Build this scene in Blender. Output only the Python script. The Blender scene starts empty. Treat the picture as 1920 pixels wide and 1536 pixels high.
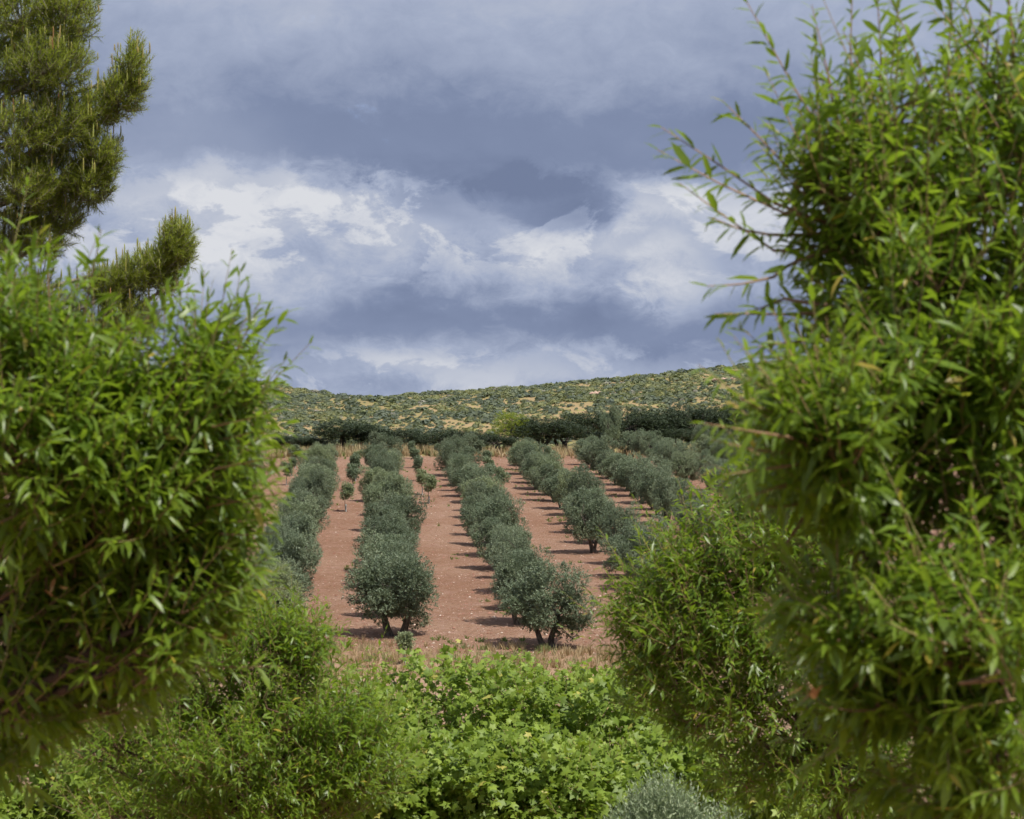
import bpy, math, random
import numpy as np
from mathutils import Matrix, Vector

# ------------------------------------------------------------------ camera, sky, sun, exposure
S = bpy.context.scene
F = 4330.0                       # focal length in photo pixels (1920 wide)
CAM = np.array([0.0, 0.0, 10.0])
PITCH = math.atan(132.0 / F)     # eye level lies at y = 900 of 1536
cam_d = bpy.data.cameras.new('camera')
cam_d.sensor_width = 36.0
cam_d.lens = F * 36.0 / 1920.0
cam_d.clip_start = 0.1
cam_d.clip_end = 6000.0
cam_d.dof.use_dof = True
cam_d.dof.focus_distance = 115.0
cam_d.dof.aperture_fstop = 7.1
cam = bpy.data.objects.new('camera', cam_d)
cam.location = CAM
cam.rotation_euler = (math.pi / 2 + PITCH, 0, 0)
S.collection.objects.link(cam)
S.camera = cam

SUN_EL, SUN_AZ = math.radians(60), math.radians(138)   # azimuth clockwise from +Y (view direction)
S.view_settings.view_transform = 'Standard'
S.view_settings.look = 'None'
S.view_settings.gamma = 1.0
S.view_settings.use_curve_mapping = False
S.view_settings.exposure = 0.45
S.cycles.use_denoising = True
S.cycles.use_adaptive_sampling = True
S.cycles.adaptive_threshold = 0.03
S.cycles.max_bounces = 5
S.cycles.diffuse_bounces = 3
S.cycles.transmission_bounces = 3
S.cycles.glossy_bounces = 2

sun_d = bpy.data.lights.new('sun', 'SUN')
sun_d.energy = 4.2
sun_d.angle = math.radians(0.9)
sun_d.color = (1.0, 0.95, 0.87)
sun = bpy.data.objects.new('sun', sun_d)
sv = Vector((math.sin(SUN_AZ) * math.cos(SUN_EL), math.cos(SUN_AZ) * math.cos(SUN_EL), math.sin(SUN_EL)))
sun.rotation_euler = sv.to_track_quat('Z', 'Y').to_euler()
sun.location = (30, -20, 60)
S.collection.objects.link(sun)


class NT:
    """small helper to write node trees as expressions"""
    def __init__(self, tree):
        self.t = tree
        self.n = tree.nodes
        self.n.clear()
    def new(self, kind, **kw):
        nd = self.n.new(kind)
        for k, v in kw.items():
            setattr(nd, k, v)
        return nd
    def put(self, sock, v):
        if isinstance(v, (int, float)):
            sock.default_value = v
        elif isinstance(v, (tuple, list)):
            if sock.type == 'RGBA' and len(v) == 3:
                v = (*v, 1.0)
            sock.default_value = v
        else:
            self.t.links.new(v, sock)
    def m(self, op, a, b=None, c=None, clamp=False):
        nd = self.new('ShaderNodeMath', operation=op, use_clamp=clamp)
        for i, v in enumerate((a, b, c)):
            if v is not None:
                self.put(nd.inputs[i], v)
        return nd.outputs[0]
    def vec(self, x, y, z):
        nd = self.new('ShaderNodeCombineXYZ')
        for i, v in enumerate((x, y, z)):
            self.put(nd.inputs[i], v)
        return nd.outputs[0]
    def noise(self, v, scale, detail=5.0, rough=0.55, dist=0.0):
        nd = self.new('ShaderNodeTexNoise')
        if v is not None:
            self.t.links.new(v, nd.inputs['Vector'])
        nd.inputs['Scale'].default_value = scale
        nd.inputs['Detail'].default_value = detail
        nd.inputs['Roughness'].default_value = rough
        nd.inputs['Distortion'].default_value = dist
        return nd.outputs[0]
    def ramp(self, f, stops, interp='LINEAR'):
        nd = self.new('ShaderNodeValToRGB')
        cr = nd.color_ramp
        cr.interpolation = interp
        while len(cr.elements) < len(stops):
            cr.elements.new(0.5)
        for e, (p, c) in zip(cr.elements, stops):
            e.position = p
            e.color = (c, c, c, 1) if isinstance(c, (int, float)) else (*c, 1)
        self.put(nd.inputs[0], f)
        return nd.outputs[0]
    def mix(self, f, a, b):
        nd = self.new('ShaderNodeMix', data_type='RGBA')
        self.put(nd.inputs[0], f)
        self.put(nd.inputs[6], a)
        self.put(nd.inputs[7], b)
        return nd.outputs[2]
    def smooth(self, v, lo, hi):
        nd = self.new('ShaderNodeMapRange', interpolation_type='SMOOTHSTEP')
        self.put(nd.inputs[0], v)
        nd.inputs[1].default_value, nd.inputs[2].default_value = lo, hi
        nd.inputs[3].default_value, nd.inputs[4].default_value = 0.0, 1.0
        return nd.outputs[0]


def build_sky():
    W = bpy.data.worlds.new('World')
    S.world = W
    W.use_nodes = True
    g = NT(W.node_tree)
    STR = 0.1
    sky = g.new('ShaderNodeTexSky', sky_type='NISHITA')
    sky.sun_disc = False
    sky.sun_elevation = SUN_EL
    sky.sun_rotation = SUN_AZ
    sky.air_density, sky.dust_density, sky.ozone_density = 1.0, 0.6, 2.0
    tc = g.new('ShaderNodeTexCoord')
    d = tc.outputs['Generated']
    sp = g.new('ShaderNodeSeparateXYZ')
    g.put(sp.inputs[0], d)
    x, y, z = sp.outputs
    U = g.m('MULTIPLY', g.m('ARCTAN2', x, y), 4.33)          # thousandths of the photo's pixel, from (960, 900)
    V = g.m('MULTIPLY', g.m('ARCSINE', z), 4.33)
    q = g.vec(x, y, g.m('MULTIPLY', z, 1.5))                  # clouds are wider than tall
    nL = g.noise(q, 7.0, 2.0, 0.5)
    nM = g.noise(q, 20.0, 9.0, 0.58, 0.25)
    nF = g.noise(q, 55.0, 8.0, 0.68, 0.5)
    q2 = g.vec(g.m('ADD', x, 5.3), y, g.m('MULTIPLY', z, 1.8))
    nB = g.noise(q2, 15.0, 8.0, 0.55, 0.2)
    c = lambda n: g.m('SUBTRACT', n, 0.5)
    # cloud decks stacked by elevation; edges broken up by the noises
    Vw = g.m('ADD', V, g.m('MULTIPLY', c(nL), 0.04))
    Vw = g.m('ADD', Vw, g.m('MULTIPLY', c(nM), 0.17))
    Vw = g.m('ADD', Vw, g.m('MULTIPLY', c(nF), 0.10))
    Vw = g.m('ADD', Vw, g.m('ADD', 0.018, g.m('MULTIPLY', U, 0.01)))
    B = g.ramp(g.m('MULTIPLY', Vw, 0.8), [(0.0, .52), (0.128, .60), (0.165, .66), (0.195, .55), (0.222, .34), (0.255, .28),
                                          (0.29, .38), (0.325, .55), (0.365, .70), (0.430, .76), (0.450, .62), (0.466, .34), (0.49, .20),
                                          (0.56, .18), (0.63, .40), (0.72, .56), (0.85, .60), (1.0, .64)])
    def blob(u0, v0, ru, rv, soft, amp, wob=0.12, fade=None):
        nonlocal B
        uu = g.m('ADD', U, g.m('ADD', g.m('MULTIPLY', c(nM), wob), g.m('MULTIPLY', c(nF), wob * .5)))
        vv = g.m('ADD', V, g.m('ADD', g.m('MULTIPLY', c(nB), wob), g.m('MULTIPLY', c(nF), wob * .35)))
        a = g.m('DIVIDE', g.m('SUBTRACT', uu, u0), ru)
        b = g.m('DIVIDE', g.m('SUBTRACT', vv, v0), rv)
        r = g.m('SQRT', g.m('ADD', g.m('MULTIPLY', a, a), g.m('MULTIPLY', b, b)))
        k = g.m('SUBTRACT', 1.0, g.smooth(r, 1.0 - soft, 1.0 + soft))
        if fade:
            k = g.m('MULTIPLY', k, g.smooth(U, *fade))
        B = g.m('ADD', B, g.m('MULTIPLY', k, amp))
    blob(0.05, 0.52, 0.15, 0.058, 0.3, -0.5, 0.20, (-0.16, 0.12))    # small dark cloud under the deck
    blob(-0.12, 0.55, 0.16, 0.04, 0.9, -0.28)
    blob(-0.42, 0.47, 0.22, 0.11, 0.7, 0.13, 0.25)        # bright heaps
    blob(-0.36, 0.545, 0.09, 0.035, 0.6, 0.20, 0.25)
    blob(0.26, 0.52, 0.12, 0.05, 0.5, 0.24, 0.25)
    blob(0.31, 0.365, 0.075, 0.06, 0.45, 0.22, 0.26)
    blob(0.28, 0.31, 0.09, 0.05, 0.8, 0.12, 0.14)
    blob(0.08, 0.41, 0.30, 0.07, 0.8, 0.14, 0.3)
    blob(-0.62, 0.60, 0.16, 0.14, 0.9, 0.20)
    blob(-0.55, 0.33, 0.16, 0.07, 0.9, 0.22, 0.2)
    blob(0.45, 0.27, 0.25, 0.07, 0.9, -0.14)
    blob(-0.10, 0.215, 0.24, 0.05, 0.7, 0.24, 0.25)
    blob(-0.05, 0.30, 0.45, 0.05, 0.8, -0.10, 0.2)
    calm = g.m('SUBTRACT', 1.0, g.m('MULTIPLY', g.smooth(V, 0.52, 0.62), 0.5))      # the upper deck is smoother
    B = g.m('ADD', B, g.m('MULTIPLY', g.m('MULTIPLY', c(nB), 0.42), calm))
    B = g.m('ADD', B, g.m('MULTIPLY', g.m('MULTIPLY', c(nM), 0.52), calm))
    B = g.m('ADD', B, g.m('MULTIPLY', c(nF), g.m('ADD', 0.08, g.m('MULTIPLY', g.smooth(B, 0.4, 0.85), 0.42))))
    nP = g.noise(q2, 21.0, 10.0, 0.62, 0.35)                  # cauliflower edges of the sunlit heaps
    puff = g.smooth(nP, 0.49, 0.56)
    band = g.m('MULTIPLY', g.smooth(V, 0.34, 0.42), g.m('SUBTRACT', 1.0, g.smooth(V, 0.53, 0.58)))
    low = g.m('MULTIPLY', g.smooth(V, 0.10, 0.18), g.m('SUBTRACT', 1.0, g.smooth(V, 0.22, 0.27)))
    band = g.m('ADD', band, g.m('MULTIPLY', low, 0.8))
    B = g.m('ADD', B, g.m('MULTIPLY', g.m('MULTIPLY', g.m('SUBTRACT', puff, 0.55), band), 0.30))
    B = g.m('MULTIPLY', B, 0.93)
    col = g.ramp(B, [(0.0, (.158, .198, .312)), (0.22, (.202, .248, .375)), (0.5, (.345, .395, .525)),
                     (0.72, (.47, .505, .595)), (1.0, (.65, .665, .705))])
    blue = g.mix(0.8, sky.outputs[0], (3.4, 4.9, 8.6, 1.0))
    gap = g.smooth(g.m('ADD', nM, g.m('MULTIPLY', nL, 0.6)), 0.98, 1.12)
    colS = g.new('ShaderNodeVectorMath', operation='SCALE')
    g.put(colS.inputs[0], col)
    colS.inputs['Scale'].default_value = 0.79 / STR
    fin = g.mix(g.m('MULTIPLY', gap, 0.55), colS.outputs[0], blue)
    bg = g.new('ShaderNodeBackground')
    g.put(bg.inputs[0], fin)
    bg.inputs[1].default_value = STR
    out = g.new('ShaderNodeOutputWorld')
    g.put(out.inputs[0], bg.outputs[0])
build_sky()

# ------------------------------------------------------------------ helpers
rng = np.random.default_rng(11)
COL = S.collection
UP = np.array([0.0, 0.0, 1.0])
cp_, sp_ = math.cos(PITCH), math.sin(PITCH)
FWD, RGT, UPC = np.array([0, cp_, sp_]), np.array([1.0, 0, 0]), np.array([0, -sp_, cp_])

def P(px, py, d):
    """a place in the world, from its bearing in the photo and its distance"""
    return CAM + d * (FWD + (px - 960) / F * RGT - (py - 768) / F * UPC)

def project(p):
    q = np.asarray(p) - CAM
    d = q @ FWD
    return 960 + F * (q @ RGT) / d, 768 - F * (q @ UPC) / d, d

def nrm(v):
    return v / np.maximum(np.linalg.norm(v, axis=-1, keepdims=True), 1e-9)

def vnoise(x, y, seed=0):
    x, y = np.asarray(x, float), np.asarray(y, float)
    xi, yi = np.floor(x).astype(np.int64), np.floor(y).astype(np.int64)
    fx, fy = x - xi, y - yi
    fx, fy = fx * fx * (3 - 2 * fx), fy * fy * (3 - 2 * fy)
    def h(a, b):
        n = (a * 374761393 + b * 668265263 + seed * 974711) & 0x7fffffff
        n = ((n ^ (n >> 13)) * 1274126177) & 0x7fffffff
        return ((n ^ (n >> 16)) & 0xffff) / 65535.0
    return (h(xi, yi) * (1 - fx) + h(xi + 1, yi) * fx) * (1 - fy) + (h(xi, yi + 1) * (1 - fx) + h(xi + 1, yi + 1) * fx) * fy

def make_mesh(name, V, faces, mat, smooth=True, attrs=None):
    me = bpy.data.meshes.new(name)
    V = np.asarray(V, np.float32)
    me.vertices.add(len(V))
    me.vertices.foreach_set('co', V.ravel())
    loops, starts, n0 = [], [], 0
    for f in faces:
        f = np.asarray(f, np.int32)
        if f.size == 0:
            continue
        k = f.shape[1]
        starts.append(n0 + np.arange(len(f), dtype=np.int32) * k)
        loops.append(f.ravel())
        n0 += f.size
    loops, starts = np.concatenate(loops), np.concatenate(starts)
    me.loops.add(len(loops))
    me.loops.foreach_set('vertex_index', loops.astype(np.int32))
    me.polygons.add(len(starts))
    me.polygons.foreach_set('loop_start', starts.astype(np.int32))
    me.polygons.foreach_set('use_smooth', np.full(len(starts), smooth, bool))
    for k, a in (attrs or {}).items():
        at = me.attributes.new(k, 'FLOAT', 'POINT')
        at.data.foreach_set('value', np.asarray(a, np.float32))
    me.materials.append(mat)
    me.update(calc_edges=True)
    return me

def link(name, me, parent=None, loc=None):
    o = bpy.data.objects.new(name, me)
    COL.objects.link(o)
    if parent is not None:
        o.parent = parent
    if loc is not None:
        o.location = loc
    return o

def tag(o, label=None, cat=None, group=None, kind=None):
    for k, v in (('label', label), ('category', cat), ('group', group), ('kind', kind)):
        if v:
            o[k] = v
    return o

def thing(name, loc, label, cat, group=None, rz=0.0):
    o = bpy.data.objects.new(name, None)
    o.empty_display_size = 0.3
    o.location = loc
    o.rotation_euler = (0, 0, rz)
    COL.objects.link(o)
    return tag(o, label, cat, group)

def replicate(TV, TF, R, pos, scale):
    """copies of a template (verts TV, faces TF) as one vertex/face set"""
    n, k = len(pos), len(TV)
    sc = np.asarray(scale, float)
    sc = sc[:, None] if sc.ndim == 1 else sc
    sc = np.broadcast_to(sc, (n, 3))
    V = np.einsum('nij,nkj->nki', R, TV[None] * sc[:, None, :]) + pos[:, None, :]
    off = (np.arange(n) * k)[:, None, None]
    return V.reshape(-1, 3), [(np.asarray(f)[None] + off).reshape(-1, np.asarray(f).shape[1]) for f in TF]

def frames(xdir, zhint):
    X = nrm(xdir)
    Z = nrm(zhint - X * np.sum(zhint * X, -1, keepdims=True) + 1e-6)
    Y = np.cross(Z, X)
    return np.stack([X, Y, Z], axis=-1)

class Soup:
    """collects vertices and faces that go into one mesh"""
    def __init__(self):
        self.V, self.F, self.T, self.n = [], {3: [], 4: []}, [], 0
    def add(self, V, faces, tint=0.5):
        V = np.asarray(V, float)
        self.V.append(V)
        self.T.append(np.broadcast_to(np.asarray(tint, float), (len(V),)))
        for f in faces:
            f = np.asarray(f, np.int64)
            if f.size:
                self.F[f.shape[1]].append(f + self.n)
        self.n += len(V)
    def tube(self, pts, radii, sides=6, tint=0.5):
        pts = np.asarray(pts, float)
        radii = np.asarray(radii, float)
        T = nrm(np.gradient(pts, axis=0))
        ref = np.where(np.abs(T[:, 2:3]) > 0.9, np.array([[1.0, 0, 0]]), UP[None])
        A = nrm(np.cross(T, ref))
        Bv = np.cross(T, A)
        a = np.linspace(0, 2 * math.pi, sides, endpoint=False)
        V = pts[:, None] + radii[:, None, None] * (np.cos(a)[None, :, None] * A[:, None] + np.sin(a)[None, :, None] * Bv[:, None])
        k = len(pts)
        i = np.arange(k - 1)[:, None] * sides
        j = np.arange(sides)[None]
        j2 = (j + 1) % sides
        Q = np.stack([i + j, i + j2, i + sides + j2, i + sides + j], -1).reshape(-1, 4)
        cap = np.array([[(k - 1) * sides + m, (k - 1) * sides + (m + 1) % sides, (k - 1) * sides + (m + 2) % sides] for m in range(0, sides - 2)])
        self.add(V.reshape(-1, 3), [Q, cap], tint)
    def mesh(self, name, mat, smooth=True):
        fs = [np.concatenate(v) for v in self.F.values() if v]
        return make_mesh(name, np.concatenate(self.V), fs, mat, smooth, {'tint': np.concatenate(self.T)})

def bend(a, b, k=8, sag=0.0, wob=0.0, r=rng):
    """a curved line from a to b"""
    a, b = np.asarray(a, float), np.asarray(b, float)
    t = np.linspace(0, 1, k)[:, None]
    L = np.linalg.norm(b - a)
    w = r.normal(size=(3,)) * wob * L
    w2 = r.normal(size=(3,)) * wob * L * 0.5
    return a + (b - a) * t + np.sin(t * math.pi) * w + np.sin(t * 2 * math.pi) * w2 + UP * sag * L * np.sin(t * math.pi)

# ------------------------------------------------------------------ materials
def leaf_material(name, cols, rough=0.45, trans=0.35, tcol=(0.35, 0.5, 0.06), spec=0.5, nscale=0.0, vary=0.0, old=None):
    m = bpy.data.materials.new(name)
    m.use_nodes = True
    g = NT(m.node_tree)
    at = g.new('ShaderNodeAttribute', attribute_name='tint')
    k = len(cols)
    st = [(i / (k - 1), c) for i, c in enumerate(cols)]
    if old:
        st = [(p * .9, c) for p, c in st] + [(.97, old)]
    col = g.ramp(at.outputs['Fac'], st)
    if nscale:
        tc = g.new('ShaderNodeTexCoord')
        n = g.noise(tc.outputs['Object'], nscale, 2.0)
        hs = g.new('ShaderNodeHueSaturation')
        g.put(hs.inputs['Value'], g.m('ADD', 0.7, g.m('MULTIPLY', n, 0.6)))
        g.put(hs.inputs['Color'], col)
        col = hs.outputs[0]
    if vary:      # trees differ a little from one another
        oi = g.new('ShaderNodeObjectInfo')
        rr = oi.outputs['Random']
        col = g.mix(g.m('MULTIPLY', g.smooth(rr, 0.70, 1.0), vary), col, (.30, .32, .12, 1))
        hs = g.new('ShaderNodeHueSaturation')
        g.put(hs.inputs['Value'], g.m('ADD', 0.80, g.m('MULTIPLY', rr, 0.42)))
        g.put(hs.inputs['Color'], col)
        col = hs.outputs[0]
    b = g.new('ShaderNodeBsdfPrincipled')
    g.put(b.inputs['Base Color'], col)
    b.inputs['Roughness'].default_value = rough
    b.inputs['Specular IOR Level'].default_value = spec
    t = g.new('ShaderNodeBsdfTranslucent')
    g.put(t.inputs[0], g.mix(0.5, col, tcol))
    mx = g.new('ShaderNodeMixShader')
    mx.inputs[0].default_value = trans
    g.put(mx.inputs[1], b.outputs[0])
    g.put(mx.inputs[2], t.outputs[0])
    o = g.new('ShaderNodeOutputMaterial')
    g.put(o.inputs[0], mx.outputs[0])
    return m

def bark_material(name, c1, c2, scale=30.0, bump=0.4):
    m = bpy.data.materials.new(name)
    m.use_nodes = True
    g = NT(m.node_tree)
    tc = g.new('ShaderNodeTexCoord')
    mp = g.new('ShaderNodeMapping')
    mp.inputs['Scale'].default_value = (1, 1, 0.35)
    g.put(mp.inputs[0], tc.outputs['Object'])
    n = g.noise(mp.outputs[0], scale, 6.0, 0.65)
    b = g.new('ShaderNodeBsdfPrincipled')
    g.put(b.inputs['Base Color'], g.mix(g.smooth(n, 0.35, 0.65), c1, c2))
    b.inputs['Roughness'].default_value = 0.85
    bp = g.new('ShaderNodeBump')
    bp.inputs['Strength'].default_value = bump
    bp.inputs['Distance'].default_value = 0.02
    g.put(bp.inputs['Height'], n)
    g.put(b.inputs['Normal'], bp.outputs[0])
    o = g.new('ShaderNodeOutputMaterial')
    g.put(o.inputs[0], b.outputs[0])
    return m

M_ALMOND = leaf_material('almond_leaf', [(.072, .122, .016), (.108, .182, .019), (.150, .240, .024), (.205, .295, .036)], 0.38, 0.50, (.38, .54, .025), 0.5, 14.0, old=(.42, .33, .06))
M_VINE = leaf_material('vine_leaf', [(.095, .150, .020), (.142, .215, .026), (.195, .28, .036), (.28, .37, .06)], 0.5, 0.38, (.42, .56, .03), 0.35, 9.0, old=(.45, .42, .10))
M_OLIVE = leaf_material('olive_leaf', [(.096, .132, .076), (.148, .194, .116), (.205, .250, .152), (.28, .30, .16)], 0.5, 0.22, (.22, .28, .12), 0.4, vary=.32)
M_OAK = leaf_material('holm_oak_leaf', [(.020, .034, .020), (.034, .052, .026), (.055, .075, .035), (.09, .11, .05)], 0.55, 0.12, (.12, .17, .04), 0.35)  # naturally dark oak green; cloud shade over these trees is put into the colour too
M_PINE = leaf_material('pine_needle', [(.120, .165, .026), (.175, .225, .030), (.235, .28, .040), (.30, .31, .06)], 0.5, 0.48, (.46, .54, .05), 0.4)
M_CANDLE = leaf_material('pine_candle', [(.25, .28, .06), (.30, .31, .08), (.30, .25, .08), (.28, .15, .06)], 0.6, 0.15, (.4, .4, .08), 0.3)
M_SCRUB = leaf_material('scrub_leaf', [(.120, .148, .115), (.165, .192, .125), (.215, .235, .112), (.27, .27, .11), (.30, .29, .25)], 0.7, 0.35, (.2, .26, .05), 0.3)  # scrub greens, painted lighter and greyer to stand in for distance haze
M_SAGE = leaf_material('sage_leaf', [(.17, .23, .12), (.24, .31, .17), (.32, .38, .23), (.38, .43, .26)], 0.6, 0.3, (.35, .42, .18), 0.3)
M_DRYGRASS = leaf_material('dry_grass', [(.28, .18, .09), (.38, .28, .15), (.48, .39, .24), (.17, .21, .07)], 0.7, 0.25, (.55, .38, .15), 0.3)
M_GRASS = leaf_material('green_grass', [(.07, .12, .03), (.12, .19, .04), (.20, .26, .06), (.34, .34, .14)], 0.6, 0.3, (.3, .4, .06), 0.3)
M_DRYLEAF = leaf_material('withered_leaf', [(.20, .09, .04), (.32, .16, .07), (.42, .25, .12), (.48, .33, .18)], 0.8, 0.2, (.5, .28, .1), 0.2)
M_TWIG = leaf_material('twig_bark', [(.13, .07, .045), (.22, .13, .08), (.28, .19, .09), (.28, .25, .10)], 0.6, 0.0, (.2, .15, .05), 0.3)
M_BARK = bark_material('almond_bark', (.035, .020, .014), (.13, .075, .05))
M_OBARK = bark_material('olive_bark', (.035, .028, .020), (.14, .115, .09), 12.0)
M_PBARK = bark_material('pine_bark', (.10, .085, .075), (.28, .25, .22), 18.0)
M_STAKE = bark_material('grow_tube', (.34, .38, .36), (.42, .45, .42), 9.0, 0.1)

# ------------------------------------------------------------------ terrain
PR_D = [-80, -20, 0, 10, 20, 30, 45, 65, 80, 88, 93, 97]
PR_Z = [-2.9, -3.1, -3.3, -3.6, -4.05, -4.5, -5.5, -6.8, -7.3, -7.35, -7.22, -7.01]
def ground_base(x, y):
    x, y = np.asarray(x, float), np.asarray(y, float)
    z = np.interp(y, PR_D, PR_Z)
    plane = 0.0725 * y - 14.04
    z = np.where(y > 97, plane, z)
    over = np.maximum(y - 236, 0)
    z = z - np.where(y > 236, 0.0725 * over * np.clip(over / 30, 0, 1) + 0.02 * over * np.clip((over - 20) / 60, 0, 1), 0)
    z = z + np.clip((x - 15) / 60, 0, 1.3) * np.clip((y - 225) / 60, 0, 1) * 3.2   # rises behind the grove on one side
    return z
def G(x, y):
    """height of the ground"""
    x, y = np.asarray(x, float), np.asarray(y, float)
    z = ground_base(x, y)
    z = z + (vnoise(x / 7, y / 7, 1) - .5) * 0.25 + (vnoise(x / 1.3, y / 1.3, 2) - .5) * 0.07
    return 10.0 + z

RX = [-3000, -800, 0, 300, 490, 560, 700, 850, 1000, 1150, 1300, 1450, 1700, 2000, 3000, 6000]
RY = [600, 640, 672, 690, 718, 733, 743, 736, 727, 717, 699, 679, 652, 635, 600, 550]
def HILL(x, y):
    x, y = np.asarray(x, float), np.asarray(y, float)
    px = 960 + x / 700.0 * F
    top = (900 - np.interp(px, RX, RY)) / F * 700.0
    yr = 700 + (vnoise(x / 60, x * 0 + 3, 5) - .5) * 30
    t = np.clip((y - 535) / (yr - 535), 0, 1)
    prof = np.sin(t * math.pi / 2) ** 1.15
    z = -6 + (top + 6) * prof
    back = np.maximum(y - yr, 0)
    z = z - 0.12 * back * np.clip(back / 40, 0, 1)
    z = z + (vnoise(x / 22, y / 16, 7) - .5) * 2.6 * np.clip(t * 2, 0, 1) + (vnoise(x / 6, y / 5, 8) - .5) * 0.5
    return 10.0 + z - 1.2

def grid(name, xs, ys, fn, mat):
    X, Y = np.meshgrid(xs, ys)
    V = np.stack([X, Y, fn(X, Y)], -1).reshape(-1, 3)
    nx, ny = len(xs), len(ys)
    i = np.arange(ny - 1)[:, None] * nx + np.arange(nx - 1)[None]
    Q = np.stack([i, i + 1, i + nx + 1, i + nx], -1).reshape(-1, 4)
    return link(name, make_mesh(name, V, [Q], mat))

def soil_material():
    m = bpy.data.materials.new('red_soil')
    m.use_nodes = True
    g = NT(m.node_tree)
    geo = g.new('ShaderNodeNewGeometry')
    pos = geo.outputs['Position']
    sp = g.new('ShaderNodeSeparateXYZ')
    g.put(sp.inputs[0], pos)
    n1 = g.noise(pos, 0.12, 4.0, 0.6)
    n2 = g.noise(pos, 1.4, 6.0, 0.7)
    n3 = g.noise(pos, 5.0, 6.0, 0.75)
    red = g.mix(g.smooth(n1, 0.35, 0.65), (.205, .108, .064), (.258, .156, .102))
    red = g.mix(g.m('MULTIPLY', g.smooth(n2, 0.45, 0.72), 0.7), red, (.33, .205, .160))
    n4 = g.noise(pos, 11.0, 3.0, 0.7)
    red = g.mix(g.m('MULTIPLY', g.smooth(n4, 0.53, 0.64), 0.7), red, (.34, .235, .17))
    red = g.mix(g.m('MULTIPLY', g.smooth(n3, 0.52, 0.34), 0.75), red, (.135, .064, .042))
    vo = g.new('ShaderNodeTexVoronoi')
    g.put(vo.inputs['Vector'], pos)
    vo.inputs['Scale'].default_value = 4.5
    stone = g.m('MULTIPLY', g.smooth(vo.outputs['Distance'], 0.24, 0.12), g.smooth(n2, 0.42, 0.58))
    red = g.mix(g.m('MULTIPLY', stone, 0.75), red, (.44, .31, .25))
    tan = g.mix(n2, (.32, .20, .12), (.42, .29, .20))
    tan = g.mix(g.m('MULTIPLY', g.smooth(n3, 0.55, 0.35), 0.5), tan, (.22, .14, .075))
    edge = g.m('ADD', sp.outputs[1], g.m('MULTIPLY', g.m('SUBTRACT', n2, 0.5), 5.0))
    col = g.mix(g.smooth(edge, 91.0, 97.5), tan, red)
    wild = g.m('ADD', g.m('ADD', sp.outputs[1], g.m('MULTIPLY', g.m('SUBTRACT', n1, 0.5), 16.0)), g.m('MULTIPLY', g.m('SUBTRACT', n2, 0.5), 4.0))
    col = g.mix(g.smooth(wild, 224.0, 230.0), col, g.mix(n2, (.30, .24, .10), (.20, .19, .07)))
    b = g.new('ShaderNodeBsdfPrincipled')
    g.put(b.inputs['Base Color'], col)
    b.inputs['Roughness'].default_value = 0.95
    b.inputs['Specular IOR Level'].default_value = 0.15
    bp = g.new('ShaderNodeBump')
    bp.inputs['Strength'].default_value = 0.9
    bp.inputs['Distance'].default_value = 0.12
    g.put(bp.inputs['Height'], g.m('ADD', n3, g.m('MULTIPLY', stone, 0.6)))
    g.put(b.inputs['Normal'], bp.outputs[0])
    o = g.new('ShaderNodeOutputMaterial')
    g.put(o.inputs[0], b.outputs[0])
    return m

def hill_material():
    m = bpy.data.materials.new('hill_soil')
    m.use_nodes = True
    g = NT(m.node_tree)
    geo = g.new('ShaderNodeNewGeometry')
    n1 = g.noise(geo.outputs['Position'], 0.05, 5.0, 0.6)
    n2 = g.noise(geo.outputs['Position'], 0.5, 6.0, 0.7)
    col = g.mix(g.smooth(n1, 0.4, 0.62), (.22, .175, .085), (.31, .222, .125))
    col = g.mix(g.smooth(n2, 0.48, 0.66), col, (.22, .22, .075))
    b = g.new('ShaderNodeBsdfPrincipled')
    g.put(b.inputs['Base Color'], col)
    b.inputs['Roughness'].default_value = 0.95
    b.inputs['Specular IOR Level'].default_value = 0.1
    o = g.new('ShaderNodeOutputMaterial')
    g.put(o.inputs[0], b.outputs[0])
    return m

xs = np.concatenate([np.linspace(-700, -60, 20)[:-1], np.arange(-60, 90, 1.2), np.linspace(90, 800, 20)])
ys = np.concatenate([np.linspace(-80, 85, 90)[:-1], np.arange(85, 255, 0.9), np.linspace(255, 560, 40)])
tag(grid('ground', xs, ys, G, soil_material()), 'red stony ploughed soil of the olive grove', 'ground', kind='structure')
xs = np.concatenate([np.linspace(-1500, -170, 30)[:-1], np.arange(-170, 190, 3.0), np.linspace(190, 1700, 32)])
ys = np.concatenate([np.arange(525, 760, 3.0), np.linspace(760, 1600, 12)])
M_HILL = hill_material()
tag(grid('hill', xs, ys, HILL, M_HILL), 'scrub covered hillside behind the olive grove', 'hill', kind='structure')

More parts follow.
